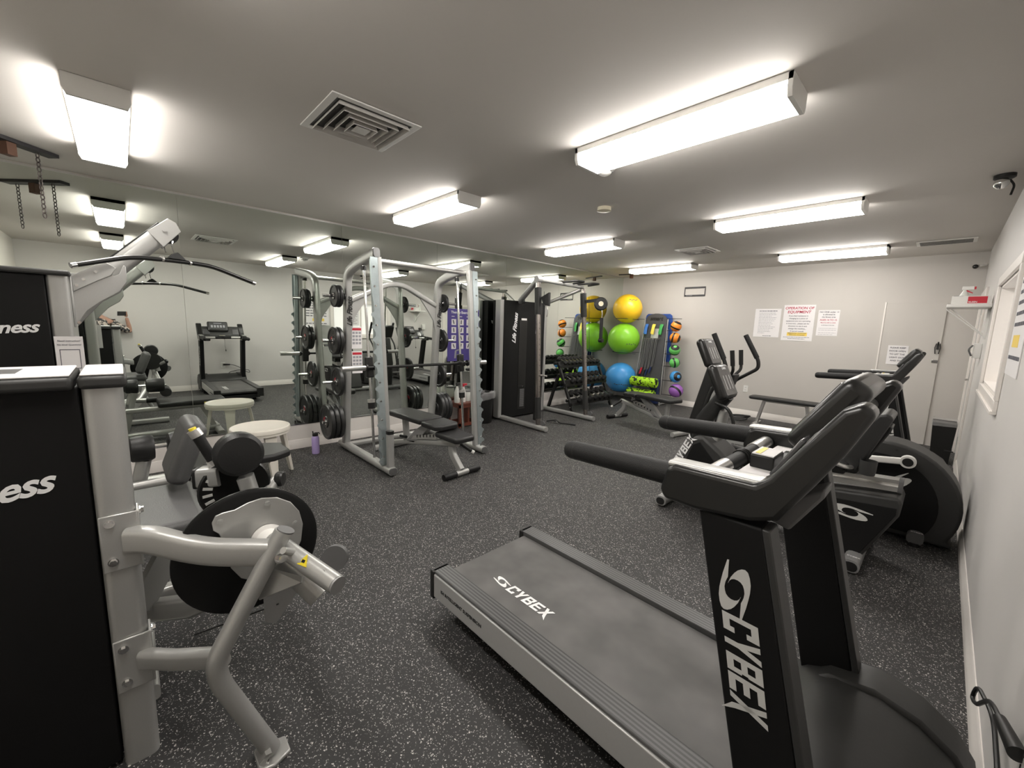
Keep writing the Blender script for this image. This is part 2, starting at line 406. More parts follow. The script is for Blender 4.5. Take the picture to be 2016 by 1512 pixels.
struct(base_profile(MB(), (0.014, 0, 0), (4.085, 0, 0), (0, -1, 0)).build('baseboard_back', 'trim'))
struct(base_profile(MB(), (W, NEAR, 0), (W, DY0-0.08, 0), (-1, 0, 0)).build('baseboard_right', 'trim'))
struct(base_profile(MB(), (0.014, NEAR, 0), (W-0.014, NEAR, 0), (0, 1, 0)).build('baseboard_front', 'trim'))
# wood strip and white wall below the mirrors
struct(MB().box((-0.006, NEAR, 0.10), (-0.001, 0, 0.262)).build('trim_1', 'trim'))
# mirror panels with fine seams
seams = [NEAR+0.004, -7.143, -5.737, -4.505, -3.27, -2.03, -1.10, -0.004]
for i in range(7):
    p = MB().box((-0.005, seams[i]+0.0012, 0.27), (0.0, seams[i+1]-0.0012, H-0.018)).build('mirror_panel', 'mirror', loc=(0, (seams[i]+seams[i+1])/2, 0.27))
    tag(p, ['frameless wall mirror pane behind the lat pulldown tower', 'frameless wall mirror pane behind the white stool and bottle', 'frameless wall mirror pane behind the middle of the smith machine',
            'frameless wall mirror pane with the purple poster on it', 'frameless wall mirror pane behind the cable tower', 'frameless wall mirror pane behind the dumbbell rack',
            'frameless wall mirror pane in the corner beside the exercise balls'][i], 'mirror', 'wall mirror panes')
struct(MB().box((-0.006, NEAR, 0.258), (0.004, 0, 0.272)).build('trim_2', 'chrome'))
struct(MB().box((-0.006, NEAR, H-0.02), (0.005, 0, H-0.008)).build('trim_3', 'alu'))

# window in the right wall: white casing, deep reveal, frosted sash
win = thing('window_1', 'white framed wall window with frosted sliding panes', 'window', (W, WY0, WZ0)); win['kind'] = 'structure'
m = MB(); t_ = 0.065
for a, b in (((-0.018, WY0-t_, WZ0-t_), (0, WY1+t_, WZ0)), ((-0.018, WY0-t_, WZ1), (0, WY1+t_, WZ1+t_)), ((-0.018, WY0-t_, WZ0), (0, WY0, WZ1)), ((-0.018, WY1, WZ0), (0, WY1+t_, WZ1))):
    m.box((W+a[0], a[1], a[2]), (W+b[0], b[1], b[2]))
m.box((W-0.028, WY0-t_, WZ0-t_-0.012), (W, WY1+t_, WZ0-t_+0.008))
m.build('casing', 'trim', win, bev=0.003)
m = MB()
for a, b in (((0, WY0, WZ0), (0.10, WY0+0.02, WZ1)), ((0, WY1-0.02, WZ0), (0.10, WY1, WZ1)), ((0, WY0, WZ0), (0.10, WY1, WZ0+0.02)), ((0, WY0, WZ1-0.02), (0.10, WY1, WZ1)), ((0.055, (WY0+WY1)/2-0.02, WZ0), (0.075, (WY0+WY1)/2+0.02, WZ1))):
    m.box((W+a[0]+0.0005, a[1], a[2]), (W+b[0], b[1], b[2]))
m.build('sash', 'trim', win)
MB().box((W+0.08, WY0, WZ0), (W+0.088, WY1, WZ1)).build('pane', 'pane_w', win)

# doorway in the right wall near the back corner: casing and closed white door
d = thing('door_2', 'white door in white casing in the right wall by the back corner', 'door', (W, DY0, 0)); d['kind'] = 'structure'
MB().box((W+0.03, DY0, 0.01), (W+0.065, DY1, DZ)).build('door_leaf', 'white', d, bev=0.002)
m = MB(); m.box((W-0.018, DY0-0.075, 0), (W+0.0, DY0, DZ+0.075)).box((W-0.018, DY1, 0), (W+0.0, DY1+0.075, DZ+0.075)).box((W-0.018, DY0, DZ), (W, DY1, DZ+0.075))
m.build('casing', 'trim', d, bev=0.003)
m = MB()
for z in (0.25, 0.98, 1.65): m.box((W-0.023, DY0-0.012, z), (W-0.018, DY0+0.004, z+0.09))
m.build('hinge', 'silver', d)
MB().cyl((W+0.03, -0.27, 0.92), (W-0.02, -0.27, 0.92), 0.012).cyl((W-0.02, -0.27, 0.92), (W-0.02, -0.37, 0.92), 0.009).build('lever_handle', 'chrome', d)

# flush door in the back wall
d = thing('door_1', 'flush cream door in the back wall with latch', 'door', (4.09, 0, 0)); d['kind'] = 'structure'
MB().box((4.09, -0.022, 0.005), (4.665, 0.0, 1.845)).build('door_leaf', 'wall_b', d, bev=0.003)
MB().box((4.075, -0.03, 0.0), (4.09, 0, 1.86)).build('door_edge', 'trim', d)
m = MB(); m.tube([(4.625, -0.03, 1.20), (4.615, -0.05, 1.28), (4.625, -0.03, 1.33)], 0.005).tube([(4.655, -0.03, 1.20), (4.665, -0.05, 1.28), (4.655, -0.03, 1.33)], 0.005)
m.box((4.628, -0.045, 1.255), (4.652, -0.022, 1.31)).cyl((4.64, -0.03, 1.31), (4.64, -0.05, 1.35), 0.008)
m.build('hook_latch', 'black', d)
MB().box((4.605, -0.034, 1.085), (4.665, -0.022, 1.12)).build('latch_plate', 'chrome', d, bev=0.002)

# ------------------------------------------------------------------ ceiling lamps
def lamp_fixture():
    t = thing('ceiling_light', '', 'ceiling light', (0, 0, 0), 'wraparound strip lights')
    L_, w2, h = 1.10, 0.115, 0.088
    pan = MB().box((-L_/2, -w2, -0.031), (L_/2, w2, 0))
    pan.build('housing', 'white', t, bev=0.002)
    lens = [(-w2+0.004, -0.032), (w2-0.004, -0.032), (w2-0.004, -0.062), (w2-0.018, -h), (-w2+0.018, -h), (-w2+0.004, -0.062)]
    MB().prism([(-L_/2+0.022, y, z) for y, z in lens], (L_-0.044, 0, 0)).build('lens', 'lamp', t)
    cap = [(-w2, -0.0), (w2, -0.0), (w2, -0.062), (w2-0.014, -h-0.004), (-w2+0.014, -h-0.004), (-w2, -0.062)]
    for x in (-L_/2, L_/2-0.020): MB().prism([(x, y, z) for y, z in cap], (0.020, 0, 0)).build('end_cap', 'white', t, bev=0.002)
    return t
l0 = lamp_fixture()
spots = [(3.60, -5.425, 'large strip light on the ceiling before the smoke detector'), (3.60, -3.31, 'strip light between the smoke detectors and the return grille'), (3.575, -1.06, 'strip light above the posted signs on the back wall'),
         (1.36, -5.44, 'strip light on the ceiling in front of the smith machine'), (1.36, -3.22, 'strip light on the ceiling above the cable machine'), (1.33, -1.02, 'strip light on the ceiling above the yellow exercise ball'),
         (1.34, -7.57, 'strip light on the ceiling beside the chain bracket'), (3.60, -7.57, 'strip light on the ceiling above the photographer, seen in the mirror')]
for i, (x, y, lb) in enumerate(spots):
    if i: copy_tree(l0, (x, y, H-0.0005), label=lb)
    else: l0.location = (x, y, H-0.0005); l0['label'] = lb

# ------------------------------------------------------------------ ceiling vents
def diffuser(name, label, cx, cy, s, sy=None):
    sy = sy or s
    t = thing(name, label, 'air vent', (cx, cy, H))
    dark = MB().box((cx-s/2+0.02, cy-sy/2+0.02, H-0.003), (cx+s/2-0.02, cy+sy/2-0.02, H-0.001)); dark.build('duct_opening', 'decal_k', t)
    fr = MB(); a, b = s/2, sy/2; k = 0.035
    for (x0, y0, x1, y1) in ((-a, -b, a, -b+k), (-a, b-k, a, b), (-a, -b+k, -a+k, b-k), (a-k, -b+k, a, b-k)): fr.box((cx+x0, cy+y0, H-0.010), (cx+x1, cy+y1, H-0.003))
    fr.build('frame', 'white', t, bev=0.002)
    for j in range(4):
        q = 0.80 - 0.175*j; o_, i_ = q, q-0.036; zt, zb = H-0.004, H-0.024-0.004*j
        m = MB(); O = [(cx+sx*a*o_, cy+sy_*b*o_) for sx, sy_ in ((-1,-1),(1,-1),(1,1),(-1,1))]; I = [(cx+sx*a*i_, cy+sy_*b*i_) for sx, sy_ in ((-1,-1),(1,-1),(1,1),(-1,1))]
        vs = [(x, y, zb) for x, y in O] + [(x, y, zt) for x, y in I] + [(x, y, zb-0.003) for x, y in O] + [(x, y, zt-0.003) for x, y in I]
        fs = [];
        for e in range(4): f_ = (e+1) % 4; fs += [(e, f_, 4+f_, 4+e), (8+e, 12+e, 12+f_, 8+f_), (e, 8+e, 8+f_, f_), (4+e, 4+f_, 12+f_, 12+e)]
        m.add(vs, fs); m.build('louver', 'vent_w', t)
    MB().box((cx-a*0.16, cy-b*0.16, H-0.034), (cx+a*0.16, cy+b*0.16, H-0.030)).build('centre_plate', 'white', t)
    return t
diffuser('ceiling_diffuser', 'square louvred supply vent in the ceiling beside the largest strip light', 2.385, -6.55, 0.47)
diffuser('ceiling_diffuser', 'smaller looking louvred supply vent in the ceiling near the back wall', 2.33, -2.04, 0.42)
t = thing('return_grille', 'white slotted return grille in the ceiling by the right wall', 'air vent', (4.57, -1.0, H))
MB().box((4.34, -1.14, H-0.012), (4.80, -0.86, H-0.001)).build('frame', 'white', t, bev=0.002)
m = MB()
for k in range(5): m.box((4.37, -1.118+0.050*k, H-0.014), (4.77, -1.118+0.050*k+0.030, H-0.0119))
m.build('slot', 'decal_k', t)

def detector(name, label, x, y, r, m1):
    t = thing(name, label, 'smoke detector', (x, y, H))
    MB().lathe([(r, 0), (r, -0.018), (r*0.92, -0.026), (0.001, -0.026)], (x, y, H)).build('base', m1, t)
    MB().lathe([(r*0.7, -0.026), (r*0.62, -0.046), (r*0.4, -0.056), (0.001, -0.058)], (x, y, H)).build('sensor_dome', m1, t)
    m = MB()
    for k in range(10):
        a = k*math.pi/5; m.obox((x+r*0.62*math.cos(a), y+r*0.62*math.sin(a), H-0.038), (math.cos(a), math.sin(a), 0), (-math.sin(a), math.cos(a), 0), (0, 0, 1), 0.02, 0.01, 0.008)
    m.build('vent_slot', 'grey_p', t)
detector('smoke_detector', 'white smoke detector beside the end of the largest strip light', 3.03, -5.20, 0.068, 'white')
m = MB().lathe([(0.058, 0), (0.060, -0.03), (0.045, -0.036), (0.001, -0.037)], (2.50, -4.42, H))
tag(m.build('round_ceiling_cap', 'cream', loc=(2.50, -4.42, H)), 'cream round cap on the ceiling beyond the smoke detector', 'ceiling cap')

# chain bracket on the ceiling
t = thing('ceiling_bag_bracket', 'dark steel cross bracket on the ceiling with a brown wood block', 'bracket', (0.56, -7.98, H))
MB().bar((0.39, -7.815, H-0.012), (0.74, -8.17, H-0.012), 0.075, 0.022).build('steel_strap', 'bracket', t)
MB().obox((0.565, -7.995, H-0.062), (0.7, -0.7, 0), (0.7, 0.7, 0), (0, 0, 1), 0.05, 0.05, 0.075).build('wood_block', 'brown', t)
def chain(x, y, z0, n, label):
    t = None; m = MB(); a, b, r = 0.0105, 0.0175, 0.0032
    for k in range(n):
        c = V((x, y, z0-0.029*k-0.015)); ring = []
        for j in range(13):
            q = 2*math.pi*j/12; q2 = a*math.sin(q); q3 = b*math.cos(q)
            ring.append(c + (V((q2*0.72, -q2*0.69, q3)) if k % 2 else V((q2*0.69, q2*0.72, q3))))
        m.sweep(ring, circ(r, 6), ref=(0.02, 0.03, 1) if False else ((0.69, 0.72, 0) if k % 2 else (0.72, -0.69, 0)), caps=False)
    tag(m.build('chain', 'chain', loc=(x, y, z0)), label, 'chain', 'chains hanging from the ceiling bracket')
chain(0.445, -7.885, H-0.022, 14, 'rusty chain hanging from the ceiling bracket end near the strip light')
chain(0.69, -8.10, H-0.022, 12, 'rusty chain hanging from the ceiling bracket end near the corner, seen in the mirror')

# small things on the ceiling and in the corners
t = thing('security_camera', 'black dome security camera on the ceiling by the right wall', 'camera', (4.83, -3.40, H))
MB().lathe([(0.05, 0), (0.05, -0.02), (0.042, -0.026)], (4.83, -3.40, H)).build('mount', 'black', t)
MB().sph((4.82, -3.41, H-0.05), 0.036).build('dome', 'chrome', t)
MB().tube([(4.85, -3.38, H-0.02), (4.88, -3.35, H-0.06), (4.87, -3.36, H-0.12)], 0.006, fil=0.02).build('cable', 'black', t)
t = thing('corner_camera', 'small white camera with black lens high in the back right corner', 'camera', (4.86, -0.03, 2.28))
MB().cyl((4.92, -0.0, 2.29), (4.86, -0.06, 2.27), 0.016).build('body', 'white', t)
MB().sph((4.835, -0.075, 2.262), 0.026).build('lens_dome', 'black_g', t)
t = thing('ceiling_tee_bracket', 'dark flat tee bracket on the ceiling above the yellow ball', 'bracket', (0.42, -0.42, H))
MB().bar((0.20, -0.50, H-0.012), (0.68, -0.36, H-0.012), 0.04, 0.014).build('plate', 'bracket', t)
MB().box((0.40, -0.45, H-0.085), (0.45, -0.40, H-0.019)).build('stub', 'brown', t)

# ------------------------------------------------------------------ back wall things
t = thing('licence_plate_frame', 'empty dark licence plate frame hung on the back wall', 'frame', (1.47, 0, 2.01))
m = MB()
for a, b in (((1.29, 2.155), (1.665, 2.185)), ((1.29, 2.015), (1.665, 2.045)), ((1.29, 2.045), (1.303, 2.155)), ((1.652, 2.045), (1.665, 2.155))): m.box((a[0], -0.012, a[1]), (b[0], 0, b[1]))
m.build('plate_frame', 'bracket', t, bev=0.003)
text('• • • • • •', (1.33, -0.013, 2.022), (1, 0, 0), (0, 0, 1), 0.03, 'decal_w', 'lettering', t)

def sheet(name, label, x0, z0, w_, h_, skew=0.0, x_off=0.0):
    t = thing(name, label, 'sign', (x0, -0.003, z0), 'notices on the back wall')
    MB().prism([(x0, -0.004, z0), (x0+w_, -0.004, z0-skew*w_), (x0+w_, -0.004, z0+h_-skew*w_), (x0, -0.004, z0+h_)], (0, 0.003, 0)).build('sheet', 'paper', t)
    return t
def wl(t, s, cx, z, size, m='ink', bold=0.02, shear=0.0, name='lettering', y=-0.005): return text(s, (cx, y, z), (1, 0, 0), (0, 0, 1), size, m, name, t, shear=shear, bold=bold, align='CENTER')
def lines(t, rows, m='ink_g', name='text_line', y=-0.0052, th=0.006):
    mb = MB()
    for x0, x1, z in rows:
        x = x0
        while x < x1-0.005:
            l = min(random.uniform(0.012, 0.04), x1-x); mb.box((x, y, z), (x+l, y+0.0012, z+th)); x += l+0.006
    return mb.build(name, m, t)
t = sheet('notice_sheet', 'white sheet of small typed rules, leftmost of the wall notices', 2.50, 1.335, 0.365, 0.45)
lines(t, [(2.56, 2.81, 1.745)], 'ink', 'heading_line', th=0.011)
lines(t, [(2.56, 2.56+l, 1.715-0.0245*k) for k, l in enumerate((0.24, 0.25, 0.18, 0.25, 0.24, 0.22, 0.19, 0.21, 0.18, 0.24, 0.22, 0.17, 0.18, 0.10))])
lines(t, [(2.64, 2.76, 1.352)], 'ink', 'footer_line', th=0.008)
t = sheet('notice_board', 'large white notice headed OPERATION OF EQUIPMENT in red', 2.90, 1.295, 0.405, 0.545)
wl(t, 'OPERATION OF', 3.10, 1.775, 0.052, 'ink_r', 0.02, 0.15); wl(t, 'EQUIPMENT', 3.10, 1.715, 0.055, 'ink_r', 0.02, 0.15)
for k, s in enumerate(('If you feel resistance in', 'changing to a piece of', 'equipment you are operating', 'is incorrect... please ask for', 'direction to use it and', 'change the machine...')):
    wl(t, s, 3.10, 1.665-0.039*k, 0.027, 'ink', 0.012)
wl(t, 'if injured consult', 3.10, 1.432, 0.026, 'ink', 0.012)
MB().box((2.975, -0.0046, 1.368), (3.235, -0.0041, 1.422)).build('highlight', 'hilite', t)
wl(t, 'IMMEDIATELY A DOCTOR', 3.105, 1.402, 0.020, 'ink', 0.012); wl(t, 'PERSONAL PHYSICIAN', 3.105, 1.376, 0.020, 'ink', 0.012)
lines(t, [(2.93, 3.27, 1.345), (2.99, 3.21, 1.322)], 'ink')
t = sheet('age_notice', 'small white notice about ages 14 to 15, rightmost of the three', 3.345, 1.385, 0.255, 0.375)
for k, (s, c, z) in enumerate((('NO ONE under 13', 'ink', 0.034), ('is allowed in', 'ink', 0.034), ('the fitness area', 'ink', 0.031), ('AGES 14 TO 15', 'ink_r', 0.036), ('Must be with an adult', 'ink_r', 0.024), ('at all times in the area', 'ink', 0.020))):
    wl(t, s, 3.475, 1.722-0.036*k-(0.008 if k > 2 else 0), z*0.85, c, 0.02)
lines(t, [(3.37, 3.58, 1.49), (3.37, 3.58, 1.465), (3.37, 3.58, 1.425), (3.37, 3.55, 1.40)], th=0.005)
t = thing('door_notice', 'white paper on the door asking to keep it open', 'sign', (4.17, -0.03, 1.03))
MB().box((4.172, -0.027, 1.03), (4.375, -0.024, 1.285)).build('sheet', 'paper', t)
for k, s in enumerate(('PLEASE KEEP', 'DOOR OPEN', 'TO LET THE', 'LIGHT OUT', 'AND THE')): wl(t, s, 4.272, 1.245-0.043*k, 0.028, 'ink', 0.02, y=-0.028)
def outlet(x, z, label, onx=None, y=0):
    if onx is None:
        t = thing('wall_outlet', label, 'power outlet', (x, 0, z), 'wall outlets')
        MB().box((x-0.035, -0.007, z-0.055), (x+0.035, 0, z+0.055)).build('cover_plate', 'white', t, bev=0.003)
        m = MB()
        for dz in (-0.02, 0.02): m.box((x-0.008, -0.009, z+dz-0.006), (x-0.005, -0.0065, z+dz+0.006)).box((x+0.005, -0.009, z+dz-0.006), (x+0.008, -0.0065, z+dz+0.006))
        m.build('socket_slot', 'black', t)
    else:
        t = thing('wall_outlet', label, 'power outlet', (onx, y, z), 'wall outlets')
        MB().box((onx-0.007, y-0.035, z-0.055), (onx, y+0.035, z+0.055)).build('cover_plate', 'white', t, bev=0.003)
        m = MB()
        for dz in (-0.02, 0.02): m.box((onx-0.009, y-0.008, z+dz-0.006), (onx-0.0065, y-0.005, z+dz+0.006)).box((onx-0.009, y+0.005, z+dz-0.006), (onx-0.0065, y+0.008, z+dz+0.006))
        m.build('socket_slot', 'black', t)
    return t
outlet(2.48, 0.46, 'white outlet plate low on the back wall beside the flat bench')
outlet(0, 0.46, 'white outlet plate low on the right wall by the near treadmill hood', onx=W, y=-6.18)

# ------------------------------------------------------------------ right wall things
t = thing('wall_shelf', 'small white plastic shelf on a folding bracket on the right wall', 'shelf', (W, -1.95, 1.68))
MB().box((4.665, -2.12, 1.672), (W, -1.80, 1.705)).build('shelf_board', 'white', t, bev=0.010, seg=3)
m = MB().bar((W-0.008, -1.96, 1.67), (W-0.008, -1.96, 1.40), 0.02, 0.016, ref=(0, 1, 0)); m.tube([(4.665, -1.96, 1.668), (W-0.01, -1.96, 1.42)], 0.005).tube([(4.70, -1.94, 1.668), (W-0.01, -1.94, 1.43)], 0.005)
m.build('bracket', 'white', t)
m = MB().lathe([(0.034, 0), (0.036, 0.02), (0.036, 0.075), (0.014, 0.125), (0.013, 0.135)], (4.765, -1.93, 1.705))
t = thing('spray_bottle', 'white spray bottle with red trigger on the wall shelf', 'spray bottle', (4.765, -1.93, 1.705))
m.build('bottle', 'clearb', t)
MB().box((4.745, -1.945, 1.84), (4.82, -1.915, 1.872)).build('spray_head', 'white', t, bev=0.004)
MB().prism([(4.775, -1.94, 1.84), (4.815, -1.94, 1.815), (4.815, -1.94, 1.808), (4.765, -1.94, 1.832)], (0, 0.02, 0)).box((4.82, -1.94, 1.845), (4.832, -1.92, 1.868)).build('trigger', 'red', t)
t = thing('glove_box', 'white and red cardboard wipes box on the wall shelf', 'box', (4.80, -2.03, 1.705))
MB().box((4.69, -2.085, 1.705), (4.925, -1.985, 1.775)).build('carton', 'white', t, bev=0.002)
MB().box((4.79, -2.0866, 1.712), (4.905, -2.0851, 1.770)).build('red_panel', 'red', t)
text('KLEEN', (4.795, -2.0875, 1.717), (1, 0, 0), (0, 0, 1), 0.018, 'decal_w', 'lettering', t, bold=0.02)
MB().box((4.70, -2.07, 1.775), (4.76, -2.0, 1.778)).build('opening_flap', 'navy', t)
t = thing('wall_phone', 'small white wall box with a hooked handle beneath the shelf', 'wall box', (W, -1.72, 1.30))
MB().box((W-0.055, -1.78, 1.22), (W, -1.68, 1.36)).build('housing', 'white', t, bev=0.004)
MB().tube([(W-0.06, -1.79, 1.34), (W-0.085, -1.80, 1.30), (W-0.06, -1.79, 1.24)], 0.007, fil=0.02).build('handle', 'grey_p', t)
t = thing('posted_rules_sheet', 'white sheet of rules taped to the right wall beside the window', 'sign', (W, -4.42, 1.22))
MB().box((W-0.004, -4.66, 1.22), (W-0.001, -4.15, 1.80)).build('sheet', 'paper', t)
mb = MB()
for k in range(9):
    z = 1.74-0.055*k
    if 5 < k < 8: continue
    y = -4.20
    while y > -4.60: l = random.uniform(0.03, 0.08); mb.box((W-0.0055, y-l, z), (W-0.0038, y, z+0.018)); y -= l+0.015
mb.build('text_line', 'ink', t)
MB().box((W-0.0048, -4.5, 1.36), (W-0.0038, -4.25, 1.42)).build('highlight', 'hilite', t)
# power cord with plug at the near right
t = thing('power_cord', 'black power cord looping up from the near treadmill to a wall plug', 'cord', (4.90, -6.0, 0.3))
MB().tube([(4.925, -6.60, 0.02), (4.93, -6.30, 0.02), (4.922, -6.12, 0.16), (4.92, -6.10, 0.32), (4.918, -5.90, 0.36), (4.895, -5.76, 0.35), (4.89, -5.74, 0.29), (4.895, -5.80, 0.31), (4.90, -5.93, 0.42), (4.90, -6.02, 0.46), (4.905, -6.08, 0.47)], 0.0055, n=8, fil=0.06).build('cable', 'black', t)
MB().cyl((4.905, -6.07, 0.468), (4.925, -6.18, 0.47), 0.012, 0.018).build('plug', 'black', t)

# ------------------------------------------------------------------ treadmills
def treadmill(label):
    O = V((3.15, -6.24, 0)); t = thing('treadmill', label, 'treadmill', O, 'treadmills facing the right wall')
    X = lambda x: x + O.x
    Y = lambda y: y + O.y
    # deck
    m = MB()
    for s in (-1, 1):
        m.xz([(X(0.02), 0.10), (X(1.40), 0.10), (X(1.40), 0.215), (X(0.02), 0.215)], Y(s*0.30), Y(s*0.345))
    m.build('side_rail', 'rail_s', t, bev=0.004)
    m = MB()
    for s in (-1, 1): m.box((X(0.0), Y(s*0.255), 0.200), (X(1.36), Y(s*0.338), 0.226))
    m.build('foot_rail', 'tread', t, bev=0.003)
    m = MB().box((X(0.05), Y(-0.30), 0.06), (X(1.45), Y(0.30), 0.12)); m.build('frame', 'black', t)
    MB().xz([(X(0.03), 0.15), (X(0.012), 0.178), (X(0.03), 0.206), (X(1.45), 0.206), (X(1.45), 0.15)], Y(-0.252), Y(0.252)).build('running_belt', 'belt', t, bev=0.004)
    for s in (-1, 1):
        MB().box((X(-0.012), Y(s*0.25), 0.085), (X(0.02), Y(s*0.346), 0.226)).build('end_cap', 'black', t, bev=0.006)
    m = MB()
    for s in (-1, 1): m.cyl((X(0.22), Y(s*0.22), 0.03), (X(0.22), Y(s*0.27), 0.03), 0.03).box((X(1.30), Y(s*0.33), 0.0), (X(1.42), Y(s*0.26), 0.10)).cyl((X(0.22), Y(s*0.245), 0.03), (X(0.22), Y(s*0.245)+0.001, 0.08), 0.012)
    m.build('foot', 'rubber', t)
    sw = swirl((X(0.265), Y(-0.130), 0.2065), (1, 0.08, 0), (-0.08, 1, 0), 0.019, 0.024, (0, 0, 1), 'decal_w', 'swirl_emblem', t)
    text('CYBEX', (X(0.315), Y(-0.158), 0.2072), (1, 0.0, 0), (0, 1, 0), 0.072, 'decal_w', 'lettering', t, shear=0.25, bold=0.03, spacing=0.95)
    text('IS4 INTELLIGENT SUSPENSION', (X(0.08), Y(-0.3462), 0.150), (1, 0, 0), (0, 0, 1), 0.022, 'char', 'lettering', t, bold=0.01)
    # motor hood
    m = MB(); prof = [(1.31, 0.03), (1.31, 0.225), (1.36, 0.275), (1.44, 0.315), (1.54, 0.325), (1.63, 0.300), (1.70, 0.255), (1.745, 0.19), (1.76, 0.12), (1.76, 0.03)]
    m.xz([(X(a), b) for a, b in prof], Y(-0.355), Y(0.355)); m.build('motor_hood', 'char', t, bev=0.02, seg=3)
    prof2 = [(1.33, 0.235), (1.42, 0.314), (1.53, 0.338), (1.635, 0.314), (1.71, 0.264), (1.755, 0.195), (1.766, 0.14), (1.70, 0.12), (1.33, 0.12)]
    for s in (-1, 1): MB().xz([(X(a), b) for a, b in prof2], Y(s*0.225), Y(s*0.362)).build('hood_shoulder', 'char', t, bev=0.012, seg=3)
    # uprights
    for s in (-1, 1):
        y0, y1 = Y(s*0.345), Y(s*0.285)
        u_ = MB().xz([(X(1.185), 0.965), (X(1.325), 0.965), (X(1.500), 0.20), (X(1.355), 0.20)], y0, y1).build('upright', 'shroud', t, bev=0.006)
        m = MB().xz([(X(1.322), 0.965), (X(1.338), 0.965), (X(1.515), 0.22), (X(1.497), 0.22)], y0-0.002*s*-1, y1); m.build('edge_trim', 'char', u_, bev=0.003)
        dn = (0.19, 0, -0.98)
        if s < 0:
            o_ = V((X(1.283), y0-0.0005, 0.80)); swirl(o_, (0.19, 0, -0.98), (0.98, 0, 0.19), 0.026, 0.035, (0, -1, 0), 'decal', 'swirl_emblem', u_, flip=1)
            text('CYBEX', (X(1.262), y0-0.0015, 0.738), dn, (0.98, 0, 0.19), 0.104, 'decal', 'lettering', u_, shear=0.22, bold=0.03, spacing=0.93, wide=0.67)
    # console body: side wings, hood between them
    wing = [(1.085, 0.985), (1.10, 1.045), (1.12, 1.058), (1.300, 1.062), (1.325, 1.085), (1.375, 1.165), (1.430, 1.250), (1.460, 1.268), (1.482, 1.250), (1.445, 1.165), (1.402, 1.085), (1.350, 0.995), (1.30, 0.975), (1.18, 0.960), (1.10, 0.962)]
    for s in (-1, 1):
        MB().xz([(X(a), b) for a, b in wing], Y(s*0.355), Y(s*0.275)).build('console_wing', 'black_g', t, bev=0.012, seg=3)
        MB().sweep([(X(1.10), Y(s*0.315), 1.054), (X(1.310), Y(s*0.315), 1.062)], rrect(0.055, 0.014, 0.006)).build('wing_trim', 'silver', t)
        h = MB(); yy = Y(s*0.315); h.lathe([(0.001, 0), (0.016, 0.003), (0.025, 0.011), (0.029, 0.026), (0.031, 0.36), (0.031, 0.40)], (X(0.748), yy, 1.004), (1, 0, 0.045)); h.build('handrail', 'grip', t)
        MB().cyl((X(0.790), yy, 1.0058), (X(0.794), yy, 1.006), 0.0296).build('handrail_ring', 'black', t)
    hood = [(1.300, 1.040), (1.380, 1.180), (1.420, 1.215), (1.440, 1.195), (1.365, 1.050), (1.330, 1.010)]
    MB().xz([(X(a), b) for a, b in hood], Y(-0.28), Y(0.28)).build('console_hood', 'char', t, bev=0.012, seg=3)
    for y0, y1 in ((-0.27, -0.17), (0.17, 0.27)):
        MB().obox((X(1.336), Y((y0+y1)/2), 1.113), (0, 1, 0), (0.49, 0, 0.87), (-0.87, 0, 0.49), y1-y0, 0.11, 0.012).build('side_panel', 'screen', t, bev=0.004)
    MB().xz([(X(1.30), 0.99), (X(1.315), 0.955), (X(1.355), 0.945), (X(1.41), 1.04), (X(1.41), 1.06)], Y(-0.26), Y(-0.17)).build('upright_bracket', 'grey_p', t, bev=0.006)
    # display
    c = V((X(1.385), Y(-0.04), 1.205)); a = V((0.545, 0, 0.838)); n = V((-0.838, 0, 0.545))
    disp = MB().obox(c, (0, 1, 0), a, n, 0.31, 0.20, 0.062).build('display', 'black_g', t, bev=0.022, seg=4)
    MB().obox(c+n*0.031, (0, 1, 0), a, n, 0.26, 0.15, 0.004).build('screen', 'screen', disp, bev=0.002)
    mb = MB()
    for k in range(5): mb.obox(c+n*0.0335+V((0, -0.09+0.045*k, 0))-a*0.01, (0, 1, 0), a, n, 0.03, 0.05, 0.002)
    mb.obox(c+n*0.0335+a*0.055, (0, 1, 0), a, n, 0.12, 0.012, 0.002); mb.build('display_window', 'ink_g', disp)
    # tray, cross bar with heart sensors, stop key
    tr = MB().box((X(1.195), Y(-0.275), 0.992), (X(1.335), Y(0.275), 1.012)).build('console_tray', 'paper', t, bev=0.004)
    for y in (-0.17, 0.17): MB().box((X(1.235), Y(y-0.045), 1.0105), (X(1.318), Y(y+0.045), 1.0135)).build('cup_holder', 'decal_k', tr)
    MB().cyl((X(1.165), Y(-0.285), 1.015), (X(1.165), Y(0.285), 1.015), 0.021).build('cross_bar', 'grip', t)
    for y0, y1 in ((-0.26, -0.12), (0.12, 0.26)): MB().cyl((X(1.164), Y(y0), 1.0165), (X(1.164), Y(y1), 1.0165), 0.0218).build('heart_rate_grip', 'alu', t)
    ky = MB().box((X(1.205), Y(-0.055), 1.012), (X(1.265), Y(0.045), 1.050)).build('stop_key_housing', 'black', t, bev=0.004)
    MB().box((X(1.208), Y(-0.052), 1.0505), (X(1.262), Y(0.042), 1.0535)).build('key_label', 'paper', ky)
    MB().box((X(1.215), Y(-0.045), 1.0537), (X(1.228), Y(0.035), 1.0545)).build('yellow_strip', 'yellow_s', ky)
    mb = MB()
    for k in range(3): mb.tube([(X(1.165)+0.024*math.cos(q*math.pi/6), Y(0.0+0.012*k)+0.003*q/12, 1.015+0.024*math.sin(q*math.pi/6)) for q in range(13)], 0.0025, n=6, ref=(0, 1, 0.01))
